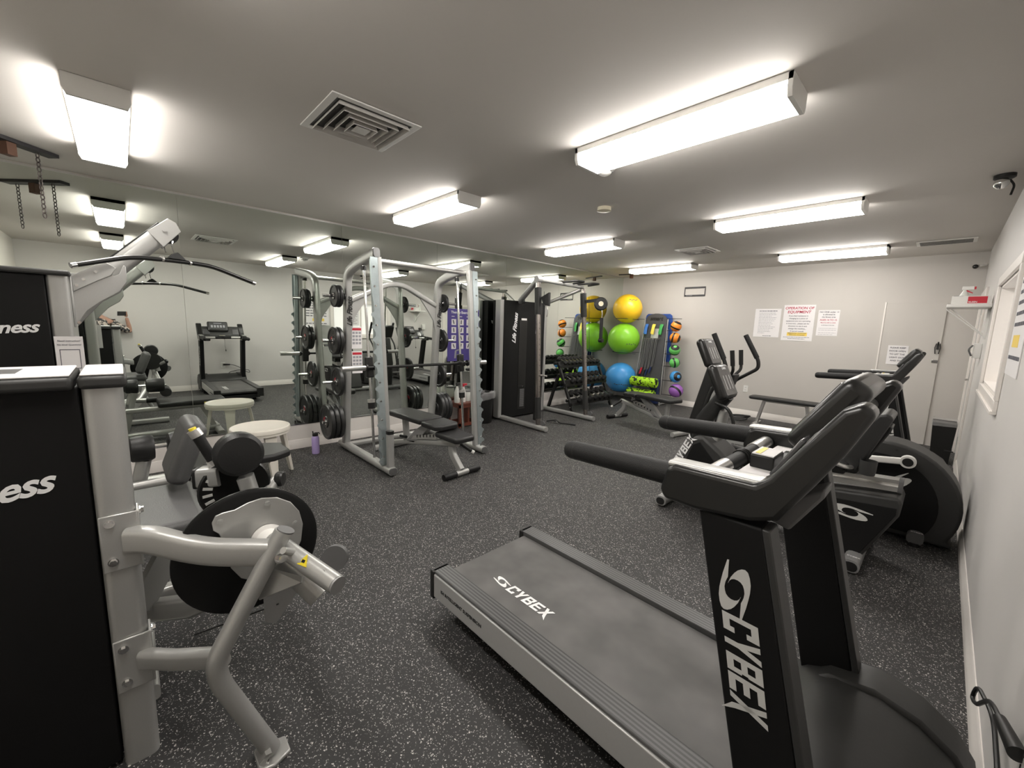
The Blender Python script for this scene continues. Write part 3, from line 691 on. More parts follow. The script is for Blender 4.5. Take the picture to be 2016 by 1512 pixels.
    mb.tube([(X(1.165), Y(0.02), 0.992), (X(1.16), Y(0.02), 0.86), (X(1.17), Y(0.03), 0.80)], 0.002, n=6); mb.obox((X(1.17), Y(0.03), 0.785), (1, 0, 0), (0, 1, 0), (0, 0, 1), 0.018, 0.012, 0.03)
    mb.build('safety_cord', 'black', t)
    return t
t1 = treadmill('large black treadmill nearest the camera, its long belt towards the mirrors')
t2 = copy_tree(t1, (3.11, -2.35, 0), label='black treadmill near the back wall, beyond the elliptical trainer')

# ------------------------------------------------------------------ recumbent bike
yc = -4.27
t = thing('recumbent_bike', 'black recumbent exercise bike with silver seat rail and swirl emblem', 'exercise bike', (3.9, yc, 0))
m = MB().xz([(3.23, 0.07), (3.24, 0.12), (3.40, 0.50), (3.44, 0.58), (3.52, 0.60), (3.66, 0.50), (3.80, 0.34), (3.86, 0.20), (3.86, 0.07)], yc-0.14, yc+0.14)
fs = m.build('front_shroud', 'char', t, bev=0.025, seg=3)
MB().xz([(3.30, 0.10), (3.45, 0.52), (3.50, 0.55), (3.70, 0.33), (3.78, 0.10)], yc-0.146, yc-0.139).build('side_cover', 'shroud', fs, bev=0.002)
text('CYBEX', (3.352, yc-0.1475, 0.33), (0.42, 0, 0.90), (-0.90, 0, 0.42), 0.078, 'decal_w', 'lettering', fs, shear=0.2, bold=0.03, spacing=0.9)
m = MB().xz([(4.18, 0.05), (4.19, 0.38), (4.22, 0.425), (4.63, 0.475), (4.645, 0.44), (4.64, 0.37), (4.50, 0.05)], yc-0.14, yc+0.14)
rs = m.build('rear_shroud', 'char', t, bev=0.015, seg=3)
MB().xz([(4.185, 0.055), (4.195, 0.375), (4.625, 0.415), (4.625, 0.375), (4.485, 0.06)], yc-0.1465, yc-0.139).build('side_cover', 'shroud', rs, bev=0.002)
swirl((4.425, yc-0.1475, 0.325), (1, 0, 0.10), (-0.10, 0, 1), 0.040, 0.040, (0, -1, 0), 'decal', 'swirl_emblem', rs)
MB().xz([(3.70, 0.10), (4.30, 0.10), (4.30, 0.22), (3.70, 0.24)], yc-0.08, yc+0.08).build('centre_beam', 'alu', t, bev=0.02, seg=3)
for x, h in ((3.295, 0.05), (4.475, 0.05)):
    f_ = MB().sweep([(x, yc-0.29, h), (x, yc+0.29, h)], rrect(0.085, 0.075, 0.03)).build('stabiliser_foot', 'silver_d', t)
    MB().sweep([(x, yc-0.2935, h-0.003), (x, yc-0.288, h-0.003)], rrect(0.066, 0.056, 0.025)).build('foot_cap', 'rubber', f_)
    text('CYBEX', (x-0.025, yc-0.24, h+0.0385), (1, 0, 0), (0, 1, 0), 0.018, 'decal_w', 'lettering', f_, bold=0.03)
    m = MB()
    for s in (-1, 1): m.cyl((x, yc+s*0.26, 0), (x, yc+s*0.26, 0.02), 0.03)
    m.build('levelling_pad', 'rubber', f_)
r_ = MB().sweep([(4.08, yc, 0.475), (4.615, yc, 0.520)], [(-0.04, -0.036), (0.04, -0.036), (0.04, -0.006), (0.03, 0.004), (0.04, 0.014), (0.04, 0.036), (-0.04, 0.036), (-0.04, 0.014), (-0.03, 0.004), (-0.04, -0.006)]).build('seat_rail', 'alu', t)
MB().sweep([(4.612, yc, 0.518), (4.632, yc, 0.518)], rrect(0.09, 0.09, 0.02)).build('rail_cap', 'grey_p', t)
MB().xz([(4.02, 0.60), (4.00, 0.64), (4.04, 0.67), (4.32, 0.66), (4.40, 0.62), (4.36, 0.595)], yc-0.17, yc+0.17).build('seat', 'vinyl', t, bev=0.02, seg=3)
MB().obox((4.25, yc, 0.565), (1, 0, 0.08), (0, 1, 0), (-0.08, 0, 1), 0.22, 0.12, 0.10).build('seat_carriage', 'black', t, bev=0.01)
MB().xz([(4.385, 0.58), (4.345, 0.62), (4.455, 0.90), (4.485, 0.945), (4.525, 0.955), (4.555, 0.93), (4.53, 0.86), (4.43, 0.58)], yc-0.155, yc+0.155).build('backrest', 'vinyl', t, bev=0.015, seg=3)
MB().xz([(4.36, 0.55), (4.42, 0.55), (4.545, 0.84), (4.55, 0.87), (4.52, 0.87)], yc-0.09, yc+0.09).build('backrest_frame', 'black', t, bev=0.008)
m = MB()
for s in (-1, 1): m.tube([(4.42, yc+s*0.10, 0.60), (4.38, yc+s*0.21, 0.61), (4.20, yc+s*0.23, 0.66)], 0.013, fil=0.04)
m.build('side_handle', 'alu', t)
m = MB()
for s in (-1, 1): m.cyl((4.27, yc+s*0.222, 0.64), (4.18, yc+s*0.232, 0.665), 0.017)
m.build('handle_grip', 'grip', t)
MB().tube([(4.50, yc-0.02, 0.62), (4.47, yc-0.10, 0.63), (4.42, yc-0.12, 0.60)], 0.004, fil=0.02).build('adjust_lever', 'alu', t)
MB().lathe([(0.036, 0), (0.040, 0.03), (0.042, 0.085), (0.038, 0.085), (0.036, 0.012), (0.001, 0.012)], (4.475, yc-0.17, 0.585)).build('bottle_holder', 'char', t)
m = MB().sweep([(3.44, yc, 0.52), (3.46, yc, 0.70), (3.60, yc, 0.92)], rrect(0.12, 0.11, 0.03)); m.build('console_mast', 'black', t)
m = MB().sweep([(3.56, yc+0.02, 0.55), (3.60, yc+0.02, 0.80)], rrect(0.13, 0.05, 0.02)); m.build('mast_cover', 'silver', t)
c = V((3.565, yc, 1.015)); a = V((-0.42, 0, 0.907)); n = V((0.907, 0, 0.42))
dp = MB().obox(c, (0, 1, 0), a, n, 0.27, 0.275, 0.075).build('console', 'black_g', t, bev=0.035, seg=4)
MB().obox(c+n*0.038, (0, 1, 0), a, n, 0.215, 0.225, 0.004).build('screen', 'screen', dp, bev=0.001)
mb = MB()
for k in range(3): mb.obox(c+n*0.0405+V((0, -0.055+0.055*k, 0))-a*0.015, (0, 1, 0), a, n, 0.008, 0.11, 0.001)
mb.build('indicator_strip', 'decal', dp)
text('CYBEX', c+n*0.041-V((0, 0.03, 0))+a*0.088, (0, 1, 0), a, 0.022, 'decal_w', 'lettering', dp, bold=0.04)
m = MB().tube([(3.56, yc-0.08, 0.86), (3.66, yc-0.10, 0.84), (3.71, yc-0.10, 0.74), (3.70, yc-0.10, 0.62)], 0.012, fil=0.05); m.build('cable_loop', 'black', t)
m = MB(); pv = V((3.62, yc, 0.34))
for s in (-1, 1): m.cyl(pv+V((0, s*0.13, 0)), pv+V((0, s*0.165, 0)), 0.03).bar(pv+V((0, s*0.172, 0)), pv+V((s*0.13, s*0.172, s*0.09)), 0.014, 0.028)
m.build('crank', 'grey_p', t)
for s in (-1, 1): MB().obox(pv+V((s*0.13, s*0.225, s*0.09)), (0, 1, 0), (1, 0, 0.2), (-0.2, 0, 1), 0.09, 0.11, 0.02).build('pedal', 'black', t, bev=0.004)

# ------------------------------------------------------------------ elliptical trainer
yc = -3.60
t = thing('elliptical_trainer', 'black elliptical trainer with round rear drive housing and moving arms', 'elliptical trainer', (4.0, yc, 0))
cx, cz, rr = 4.50, 0.255, 0.415
prof = [(cx+rr*math.cos(R(a)), cz+rr*math.sin(R(a))) for a in range(-28, 156, 8)]
outer = [(4.90, 0.02)] + prof + [(4.02, 0.30), (3.98, 0.02)]
MB().xz(outer, yc-0.135, yc+0.135).build('drive_housing', 'char', t, bev=0.03, seg=3)
pr2 = [(cx-0.03+0.335*math.cos(R(a)), cz-0.01+0.335*math.sin(R(a))) for a in range(-40, 160, 8)]
cov = MB().xz([(4.68, 0.06)] + pr2 + [(4.10, 0.20), (4.08, 0.06)], yc-0.143, yc-0.134).build('side_cover', 'shroud', t, bev=0.002)
swirl((4.585, yc-0.144, 0.395), (0.60, 0, 0.80), (-0.80, 0, 0.60), 0.036, 0.042, (0, -1, 0), 'decal', 'swirl_emblem', cov)
MB().cyl((4.56, yc-0.14, 0.62), (4.56, yc-0.139, 0.62), 0.008).build('screw', 'decal_k', t)
ar = MB().sweep([(4.36, yc-0.20, 0.530), (4.61, yc-0.20, 0.565)], rrect(0.026, 0.046, 0.010)).cyl((4.625, yc-0.22, 0.566), (4.625, yc-0.175, 0.566), 0.042)
ar.build('crank_arm', 'white', t, bev=0.002)
MB().cyl((4.625, yc-0.224, 0.566), (4.625, yc-0.219, 0.566), 0.028).build('crank_cap', 'black', t)
m = MB().sweep([(4.62, yc+0.20, 0.10), (4.38, yc+0.20, 0.16)], rrect(0.022, 0.042, 0.010)).cyl((4.5, yc-0.19, 0.27), (4.5, yc+0.19, 0.27), 0.03); m.build('crank_axle', 'white', t)
for s in (-1, 1):
    z1 = 0.56 if s < 0 else 0.15
    MB().sweep([(4.37 if s < 0 else 4.40, yc+s*0.195, z1-0.05 if s < 0 else z1), (3.9, yc+s*0.205, 0.36 if s < 0 else 0.25), (3.30, yc+s*0.22, 0.30)], rrect(0.05, 0.06, 0.02)).build('pedal_rail', 'black', t)
    MB().obox((3.88, yc+s*0.20, 0.42 if s < 0 else 0.30), (1, 0, 0.05), (0, 1, 0), (-0.05, 0, 1), 0.36, 0.15, 0.06).build('foot_plate', 'black', t, bev=0.02)
m = MB().sweep([(3.10, yc, 0.06), (4.10, yc, 0.06)], rrect(0.14, 0.08, 0.02)); m.build('base_beam', 'black', t)
for x in (3.12, 4.72):
    f_ = MB().sweep([(x, yc-0.21, 0.055), (x, yc+0.24, 0.055)], rrect(0.085, 0.075, 0.03)).build('stabiliser_foot', 'grey_p', t)
    m = MB()
    for y in (yc-0.19, yc+0.22): m.cyl((x, y, 0), (x, y, 0.025), 0.03)
    m.build('levelling_pad', 'rubber', f_)
    text('CYBEX', (x-0.025, yc-0.19, 0.0935), (1, 0, 0), (0, 1, 0), 0.018, 'decal_w', 'lettering', f_, bold=0.03)
m = MB().sweep([(3.20, yc, 0.08), (3.14, yc, 0.55), (3.26, yc, 1.05)], rrect(0.13, 0.12, 0.04)); m.build('console_mast', 'black', t)
MB().sweep([(3.245, yc, 0.20), (3.22, yc, 0.55), (3.30, yc, 0.88)], rrect(0.17, 0.08, 0.03)).build('mast_cover', 'silver', t)
c = V((3.20, yc-0.02, 1.195)); a = V((-0.42, 0, 0.907)); n = V((0.907, 0, 0.42))
dp = MB().obox(c, (0, 1, 0), a, n, 0.27, 0.275, 0.075).build('console', 'black_g', t, bev=0.035, seg=4)
MB().obox(c+n*0.038, (0, 1, 0), a, n, 0.215, 0.225, 0.004).build('screen', 'screen', dp, bev=0.001)
mb = MB()
for k in range(3): mb.obox(c+n*0.0405+V((0, -0.055+0.055*k, 0))-a*0.015, (0, 1, 0), a, n, 0.008, 0.11, 0.001)
mb.build('indicator_strip', 'decal', dp)
text('CYBEX', c+n*0.041-V((0, 0.03, 0))+a*0.088, (0, 1, 0), a, 0.022, 'decal_w', 'lettering', dp, bold=0.04)
MB().xz([(3.30, 0.84), (3.36, 1.02), (3.46, 1.02), (3.41, 0.84)], yc-0.06, yc+0.06).build('handle_bracket', 'black', t, bev=0.01)
for s in (-1, 1):
    h = MB().tube([(3.41, yc+s*0.05, 1.00), (3.45, yc+s*0.10, 1.06), (3.43, yc+s*0.11, 1.22)], 0.013, fil=0.03).build('fixed_handle', 'black', t)
    MB().cyl((3.444, yc+s*0.106, 1.10), (3.428, yc+s*0.112, 1.235), 0.018).build('handle_grip', 'grip', h)
y0 = yc-0.28
h = MB().tube([(3.33, y0, 1.36), (3.44, y0, 1.13), (3.46, y0, 1.05), (3.34, y0+0.03, 0.90), (3.20, y0+0.04, 0.34)], 0.016, fil=0.08).build('moving_arm', 'black', t)
MB().cyl((3.325, y0, 1.375), (3.425, y0, 1.165), 0.021).build('handle_grip', 'grip', h)
y0 = yc+0.24
h = MB().tube([(3.425, y0, 1.35), (3.545, y0, 1.14), (3.55, y0, 1.07), (3.34, y0-0.02, 0.92), (3.20, y0-0.02, 0.34)], 0.016, fil=0.08).build('moving_arm', 'black', t)
MB().cyl((3.415, y0, 1.37), (3.53, y0, 1.165), 0.021).build('handle_grip', 'grip', h)
m = MB().cyl((3.20, yc-0.26, 0.34), (3.20, yc+0.25, 0.34), 0.02); m.build('pivot_shaft', 'grey_p', t)

# ------------------------------------------------------------------ leg curl machine (nearest, left)
def bolts(pts, axis, r, name, parent, m='chrome', h=0.010):
    ax = V(axis).normalized()
    for p in pts:
        p = V(p); b = MB().cyl(p, p+ax*0.003, r*1.35, n=14).cyl(p+ax*0.003, p+ax*h, r, n=6)
        b.build(name, m, parent)
t = thing('leg_curl_machine', 'large silver and black leg curl machine nearest the camera with a round cam wheel', 'weight machine', (3.0, -7.5, 0))
MB().box((2.87, -8.36, 0.015), (3.098, -7.668, 1.19)).build('weight_shroud', 'shroud', t, bev=0.004)
MB().sweep([(2.995, -7.622, 0.0), (2.995, -7.622, 1.185)], rrect(0.082, 0.25, 0.022, 4), ref=(1, 0, 0)).build('column', 'silver', t)
MB().sweep([(2.995, -8.40, 0.0), (2.995, -8.40, 1.185)], rrect(0.08, 0.25, 0.022, 4), ref=(1, 0, 0)).build('rear_column', 'silver', t)
cp = MB().box((2.845, -7.668, 1.185), (3.135, -7.570, 1.222)).build('column_cap', 'char', t, bev=0.012, seg=3)
MB().box((2.850, -7.662, 1.2215), (3.130, -7.576, 1.2275)).build('cap_top', 'paper', cp, bev=0.003)
cp = MB().box((2.845, -8.44, 1.185), (3.135, -7.674, 1.222)).build('top_cover', 'char', t, bev=0.012, seg=3)
MB().box((2.850, -8.43, 1.2215), (3.130, -7.680, 1.2275)).build('cover_top', 'paper', cp, bev=0.003)
MB().box((2.93, -8.30, 1.2262), (3.05, -7.78, 1.2284)).build('recess', 'grey_p', cp)
text('Life Fitness', (3.0995, -7.735, 0.915), (0, 1, 0.13), (0, -0.13, 1), 0.085, 'decal_w', 'lettering', t, shear=0.42, bold=0.022, align='RIGHT', spacing=0.95)
# bolted mounts
for zc, zh, bz in ((0.735, 0.085, (0.797, 0.680)), (0.345, 0.085, (0.400, 0.290))):
    pl = MB().box((3.121, -7.660, zc-zh), (3.129, -7.578, zc+zh)).box((3.06, -7.581, zc-zh), (3.129, -7.573, zc+zh)).build('mount_plate', 'silver', t, bev=0.003)
    bolts([(3.129, -7.638, z) for z in bz], (1, 0, 0), 0.009, 'bolt', pl)
    bolts([(3.10, -7.573, zc+0.075)], (0, 1, 0), 0.009, 'bolt', pl)
# arms and yoke
MB().sweep(fillet([(3.125, -7.600, 0.735), (3.16, -7.555, 0.735), (3.25, -7.44, 0.690), (3.362, -7.285, 0.680)], 0.09, 6), rrect(0.052, 0.078, 0.018, 4)).build('upper_arm', 'silver', t)
MB().sweep([(3.125, -7.598, 0.345), (3.20, -7.53, 0.350), (3.355, -7.425, 0.40)], rrect(0.04, 0.058, 0.014, 4)).build('lower_arm', 'silver', t)
MB().tube([(3.372, -7.255, 0.745), (3.362, -7.335, 0.60), (3.355, -7.445, 0.40), (3.352, -7.44, 0.33), (3.372, -7.322, 0.022)], 0.0265, n=18, fil=0.10, ref=(1, 0, 0), seg=8).build('yoke_tube', 'silver', t)
MB().cyl((3.373, -7.251, 0.7435), (3.3735, -7.249, 0.748), 0.0255, n=18).build('tube_plug', 'grey_p', t)
ft = MB().prism([(3.335, -7.365, 0), (3.415, -7.365, 0), (3.425, -7.325, 0), (3.405, -7.275, 0), (3.345, -7.275, 0), (3.328, -7.325, 0)], (0, 0, 0.014)).build('foot_plate', 'silver', t, bev=0.004)
MB().prism([(3.335, -7.362, 0.014), (3.35, -7.352, 0.014), (3.358, -7.33, 0.055), (3.35, -7.345, 0.05)], (0.06, 0, 0)).build('foot_gusset', 'silver', ft)
bolts([(3.398, -7.345, 0.014)], (0, 0, 1), 0.007, 'bolt', ft)
bolts([(3.392, -7.275, 0.672)], (0.9, 0.2, 0.2), 0.012, 'bolt', t, h=0.02)
# cam wheel
wc = V((3.205, -7.315, 0.632))
wh = MB().lathe([(0.001, -0.014), (0.196, -0.014), (0.205, -0.008), (0.205, 0.008), (0.196, 0.014), (0.001, 0.014)], wc, (1, 0, 0), n=56).build('cam_wheel', 'shroud', t)
MB().lathe([(0.199, -0.004), (0.2065, -0.004), (0.2065, 0.004), (0.199, 0.004)], wc, (1, 0, 0), n=56).build('wheel_groove', 'black_g', wh)
cam_poly = [(-7.415, .765), (-7.405, .785), (-7.385, .790), (-7.355, .790), (-7.320, .803), (-7.28, .808), (-7.235, .798), (-7.195, .770), (-7.170, .730), (-7.160, .68), (-7.168, .62), (-7.190, .575), (-7.225, .540), (-7.27, .525), (-7.315, .530), (-7.35, .555), (-7.375, .60), (-7.39, .65), (-7.392, .70), (-7.400, .725), (-7.413, .740)]
pl = MB().yz(cam_poly, 3.222, 3.229).build('cam_plate', 'silver', t, bev=0.002)
bolts([(3.229, -7.395, .763), (3.229, -7.265, .785), (3.229, -7.185, .69)], (1, 0, 0), 0.007, 'bolt', pl, m='silver', h=0.005)
MB().lathe([(0.034, 0), (0.048, 0.004), (0.050, 0.012), (0.038, 0.018), (0.036, 0.075), (0.001, 0.075)], (3.229, -7.272, .668), (1, 0, 0), n=28).build('hub', 'white', pl)
# round roller pad at the top, with its post
pd = MB().lathe([(0.001, 0), (0.068, 0.002), (0.080, 0.014), (0.079, 0.03), (0.079, 0.055), (0.070, 0.072), (0.001, 0.074)], (2.985, -7.291, 0.891), (-1, 0, 0), n=32).build('roller_pad', 'vinyl', t)
MB().sweep([(2.97, -7.235, 0.60), (2.955, -7.275, 0.80)], rrect(0.065, 0.050, 0.012)).build('pad_post', 'silver', t)
MB().cyl((2.99, -7.262, 0.735), (3.02, -7.262, 0.735), 0.024).build('post_knob', 'silver', t)
# quadrant selector disc, silver block and hand grip
q = MB().lathe([(0.001, 0), (0.112, 0), (0.118, 0.006), (0.112, 0.012), (0.001, 0.012)], (2.90, -7.30, 0.745), (1, 0, 0), n=40).build('selector_disc', 'black_g', t)
m = MB()
for k in range(6):
    a_ = R(150+17*k); m.obox((2.913, -7.30+0.088*math.cos(a_), 0.745+0.088*math.sin(a_)), (0, math.cos(a_), math.sin(a_)), (0, -math.sin(a_), math.cos(a_)), (1, 0, 0), 0.030, 0.010, 0.002)
m.build('selector_slot', 'decal', q)
bolts([(2.915, -7.262, 0.73)], (1, 0, 0), 0.008, 'bolt', q)
MB().sweep([(2.86, -7.40, 0.80), (2.90, -7.34, 0.805)], rrect(0.07, 0.07, 0.012)).build('pivot_block', 'silver', t)
MB().sweep([(2.855, -7.407, 0.80), (2.86, -7.399, 0.80)], rrect(0.074, 0.074, 0.012)).build('block_cap', 'black', t)
MB().cyl((2.875, -7.350, 0.84), (2.872, -7.362, 0.862), 0.022).cyl((2.866, -7.398, 0.955), (2.862, -7.410, 0.980), 0.021).build('grip_collar', 'alu', t)
MB().cyl((2.873, -7.360, 0.86), (2.866, -7.399, 0.957), 0.018).build('hand_grip', 'grip', t)
MB().cyl((2.862, -7.410, 0.980), (2.861, -7.413, 0.988), 0.012).build('grip_tip', 'yellow_s', t)
# sideways tube ending in a black cap
MB().tube([(2.97, -7.26, 0.63), (2.92, -7.21, 0.70), (2.88, -7.155, 0.735)], 0.020, n=16).build('side_tube', 'silver', t)
MB().lathe([(0.026, 0), (0.031, 0.006), (0.031, 0.022), (0.026, 0.028), (0.001, 0.030)], (2.878, -7.155, 0.737), (0.55, 0.75, 0.0), n=24).build('tube_end_cap', 'black_g', t)
# silver tube with the warning triangle
tb = MB().tube([(3.30, -7.27, 0.690), (3.44, -7.225, 0.665), (3.585, -7.178, 0.640)], 0.0275, n=18).build('weight_tube', 'silver', t)
MB().cyl((3.585, -7.178, 0.640), (3.591, -7.176, 0.639), 0.0265).build('tube_cap', 'silver_d', tb)
bolts([(3.545, -7.200, 0.665)], (0.2, -0.6, 0.7), 0.010, 'bolt', tb, m='silver', h=0.006)
MB().cyl((3.415, -7.245, 0.690), (3.435, -7.275, 0.715), 0.012, 0.010).build('stop_pin', 'silver', tb)
dT = V((3.475, -7.230, 0.680)); a1 = V((0.94, 0.33, 0.05)); a2 = V((-0.2, 0.5, 0.6)).normalized(); nT = V((0.1, -0.62, 0.78))
tri = [dT - a1*0.020 - a2*0.012, dT + a1*0.020 - a2*0.012, dT + a2*0.020]
MB().prism([p + nT*0.0005 for p in tri], nT*0.003).build('warning_triangle', 'yellow_s', tb)
MB().obox(dT+nT*0.004, a1, a2, nT, 0.012, 0.008, 0.002).build('warning_symbol', 'decal_k', tb)
MB().sweep([(3.30, -7.25, 0.62), (3.41, -7.17, 0.505)], rrect(0.055, 0.075, 0.022)).build('counterweight', 'silver', t)
MB().yz([(-7.30, 0.50), (-7.20, 0.54), (-7.17, 0.50), (-7.27, 0.38), (-7.30, 0.40)], 3.27, 3.275).build('link_plate', 'silver_d', t)
MB().prism([(3.32, -7.30, 0.62), (3.42, -7.22, 0.60), (3.41, -7.22, 0.575), (3.33, -7.32, 0.52)], (0.008, -0.006, 0.008)).build('yoke_gusset', 'silver', t)
pu = MB().lathe([(0.001, -0.010), (0.042, -0.010), (0.037, 0), (0.042, 0.010), (0.001, 0.010)], (3.36, -7.10, 0.59), (0.8, -0.6, 0.2), n=28).build('pulley', 'grey_p', t)
MB().tube([(2.95, -7.46, 0.24), (3.28, -7.26, 0.45)], 0.0025, n=6).build('cable', 'rubber', t)
# seat, back pad, frame beams and ankle roller
MB().box((2.28, -7.80, 0.545), (2.80, -7.375, 0.615)).build('seat', 'vinyl_g', t, bev=0.03, seg=4)
MB().obox((2.32, -7.40, 0.78), (1, 0, 0), (0, 0.35, 0.94), (0, 0.94, -0.35), 0.30, 0.28, 0.085).build('back_pad', 'vinyl_g', t, bev=0.035, seg=4)
m = MB(); m.bar((2.55, -7.60, 0.20), (2.55, -7.42, 0.545), 0.08, 0.08).build('seat_post', 'silver', t)
MB().sweep([(2.30, -7.68, 0.06), (2.75, -7.45, 0.24), (3.02, -7.33, 0.42), (3.12, -7.28, 0.60)], rrect(0.06, 0.085, 0.015)).build('main_beam', 'silver', t)
m = MB().sweep([(2.2, -7.95, 0.04), (2.2, -7.20, 0.04)], rrect(0.07, 0.06, 0.015)).sweep([(2.2, -7.60, 0.045), (2.9, -7.60, 0.045)], rrect(0.07, 0.06, 0.015)); m.build('base_frame', 'silver', t)
MB().sweep([(3.05, -7.28, 0.62), (2.86, -7.20, 0.36)], rrect(0.05, 0.05, 0.015)).build('lever_arm', 'silver', t)
MB().lathe([(0.001, 0), (0.055, 0.004), (0.062, 0.016), (0.062, 0.32), (0.055, 0.334), (0.001, 0.336)], (2.84, -7.19, 0.35), (-1, 0, 0), n=28).build('ankle_roller', 'vinyl', t)

# ------------------------------------------------------------------ lat pulldown machine
t = thing('lat_pulldown_machine', 'tall silver lat pulldown tower with slanted boom beside the mirrors', 'weight machine', (1.3, -7.7, 0))
MB().box((1.14, -8.42, 0.02), (1.50, -7.838, 1.575)).build('weight_shroud', 'shroud', t, bev=0.004)
MB().sweep([(1.32, -7.795, 0.0), (1.32, -7.795, 1.575)], rrect(0.082, 0.34, 0.02, 4), ref=(1, 0, 0)).build('column', 'silver', t)
MB().sweep([(1.32, -8.46, 0.0), (1.32, -8.46, 1.575)], rrect(0.082, 0.34, 0.02, 4), ref=(1, 0, 0)).build('rear_column', 'silver', t)
MB().box((1.12, -8.51, 1.575), (1.525, -7.745, 1.603)).build('top_cover', 'char', t, bev=0.010, seg=3)
text('Life Fitness', (1.5015, -7.880, 1.285), (0, 1, 0.06), (0, -0.06, 1), 0.080, 'decal_w', 'lettering', t, shear=0.40, bold=0.025, align='RIGHT', spacing=0.95)
br = MB().yz([(-7.752, 1.60), (-7.72, 1.60), (-7.64, 1.66), (-7.615, 1.665), (-7.58, 1.60), (-7.555, 1.615), (-7.535, 1.665), (-7.525, 1.66), (-7.525, 1.575), (-7.56, 1.515), (-7.64, 1.455), (-7.70, 1.40), (-7.752, 1.31)], 1.40, 1.408)
br.yz([(-7.754, 1.31), (-7.745, 1.31), (-7.745, 1.60), (-7.754, 1.60)], 1.33, 1.44); bk = br.build('boom_bracket', 'silver', t, bev=0.003)
MB().yz([(-7.745, 1.500), (-7.745, 1.585), (-7.655, 1.650), (-7.605, 1.672), (-7.565, 1.645), (-7.590, 1.600), (-7.640, 1.570)], 1.409, 1.418).build('boom_flange', 'silver', t, bev=0.003)
br = MB().yz([(-7.752, 1.60), (-7.64, 1.66), (-7.53, 1.66), (-7.525, 1.575), (-7.56, 1.515), (-7.64, 1.455), (-7.752, 1.31)], 1.20, 1.208); br.build('boom_bracket', 'silver', t, bev=0.003)
bolts([(1.418, -7.73, 1.535), (1.418, -7.70, 1.57), (1.418, -7.65, 1.615), (1.408, -7.735, 1.335)], (1, 0, 0), 0.006, 'bolt', bk, m='chrome', h=0.007)
MB().sweep([(1.30, -7.76, 1.455), (1.28, -7.37, 1.865)], rrect(0.10, 0.105, 0.03, 4)).build('boom', 'silver', t)
MB().sweep([(1.302, -7.75, 1.540), (1.282, -7.36, 1.945)], rrect(0.07, 0.010, 0.004)).build('cable_cover', 'black', t)
for x in (1.22, 1.335): pl = MB().yz([(-7.415, 1.885), (-7.315, 1.975), (-7.275, 1.955), (-7.255, 1.905), (-7.345, 1.800)], x, x+0.005).build('pulley_cover', 'silver', t, bev=0.003)
bolts([(1.34, -7.335, 1.90)], (1, 0, 0), 0.010, 'bolt', pl, m='silver', h=0.010)
MB().lathe([(0.001, -0.012), (0.052, -0.012), (0.044, 0), (0.052, 0.012), (0.001, 0.012)], (1.28, -7.315, 1.885), (1, 0, 0)).build('pulley', 'black', t)
m = MB()
for y in (-7.335, -7.295): m.tube([(1.29, y, 1.85), (1.30, y-0.008, 1.82), (1.315, y, 1.775)], 0.004, n=6)
m.cyl((1.28, -7.315, 1.87), (1.29, -7.315, 1.845), 0.006)
m.build('carabiner', 'chrome', t)
MB().box((1.10, -8.2, 0.06), (1.13, -7.95, 0.9)).build('weight_stack', 'black', t, bev=0.002)
MB().sweep([(1.32, -7.75, 0.06), (1.32, -6.78, 0.06)], rrect(0.08, 0.06, 0.015)).build('floor_beam', 'silver', t)
m = MB().sweep([(1.02, -6.80, 0.04), (1.60, -6.80, 0.04)], rrect(0.07, 0.06, 0.02)); m.build('front_foot', 'silver', t)
MB().prism([(1.13, -7.34, 0.375), (1.51, -7.34, 0.375), (1.51, -6.84, 0.375), (1.44, -6.72, 0.375), (1.20, -6.72, 0.375), (1.13, -6.84, 0.375)], (0, 0, 0.055)).build('seat', 'vinyl', t, bev=0.018, seg=3)
MB().prism([(1.29, -6.98, 0.37), (1.35, -6.98, 0.37), (1.35, -6.86, 0.09), (1.29, -6.86, 0.09)], (0, 0.05, 0)).build('seat_post', 'silver', t)
MB().sweep([(1.32, -7.62, 0.34), (1.32, -6.84, 0.345)], rrect(0.07, 0.05, 0.012)).build('seat_beam', 'silver', t)
MB().sweep([(1.40, -7.64, 0.02), (1.45, -7.53, 0.52)], rrect(0.07, 0.06, 0.012)).build('roller_post', 'silver', t)
MB().cyl((1.46, -7.62, 0.592), (1.44, -7.24, 0.592), 0.014).build('roller_shaft', 'chrome', t)
MB().lathe([(0.001, 0), (0.055, 0.004), (0.074, 0.022), (0.078, 0.05), (0.078, 0.11), (0.070, 0.125), (0.001, 0.126)], (1.462, -7.605, 0.592), (-0.05, 1, 0), n=28).build('thigh_roller', 'vinyl', t)
MB().lathe([(0.001, 0), (0.060, 0.003), (0.072, 0.012), (0.078, 0.04), (0.078, 0.15), (0.070, 0.165), (0.001, 0.168)], (1.452, -7.42, 0.592), (-0.05, 1, 0), n=28).build('thigh_roller', 'vinyl', t)
MB().cyl((1.60, -7.66, 0.405), (1.575, -7.40, 0.405), 0.026).build('foot_tube', 'silver', t)
MB().cyl((1.577, -7.42, 0.405), (1.57, -7.33, 0.405), 0.031).build('foot_grip', 'rubber', t)
MB().sweep([(1.32, -7.62, 0.38), (1.60, -7.60, 0.405)], rrect(0.04, 0.03, 0.01)).build('foot_bracket', 'silver', t)
t = thing('lat_bar', 'long bent black lat bar with silver ends hanging from the boom', 'exercise bar', (1.33, -7.29, 1.73))
bp_ = [(1.57, -7.725, 1.630), (1.455, -7.50, 1.712), (1.33, -7.29, 1.727), (1.225, -7.10, 1.727), (1.09, -6.83, 1.647)]
MB().tube(bp_, 0.0135, n=14, fil=0.07).build('bar', 'black_g', t)
d0 = (V(bp_[0])-V(bp_[1])).normalized(); d1 = (V(bp_[4])-V(bp_[3])).normalized()
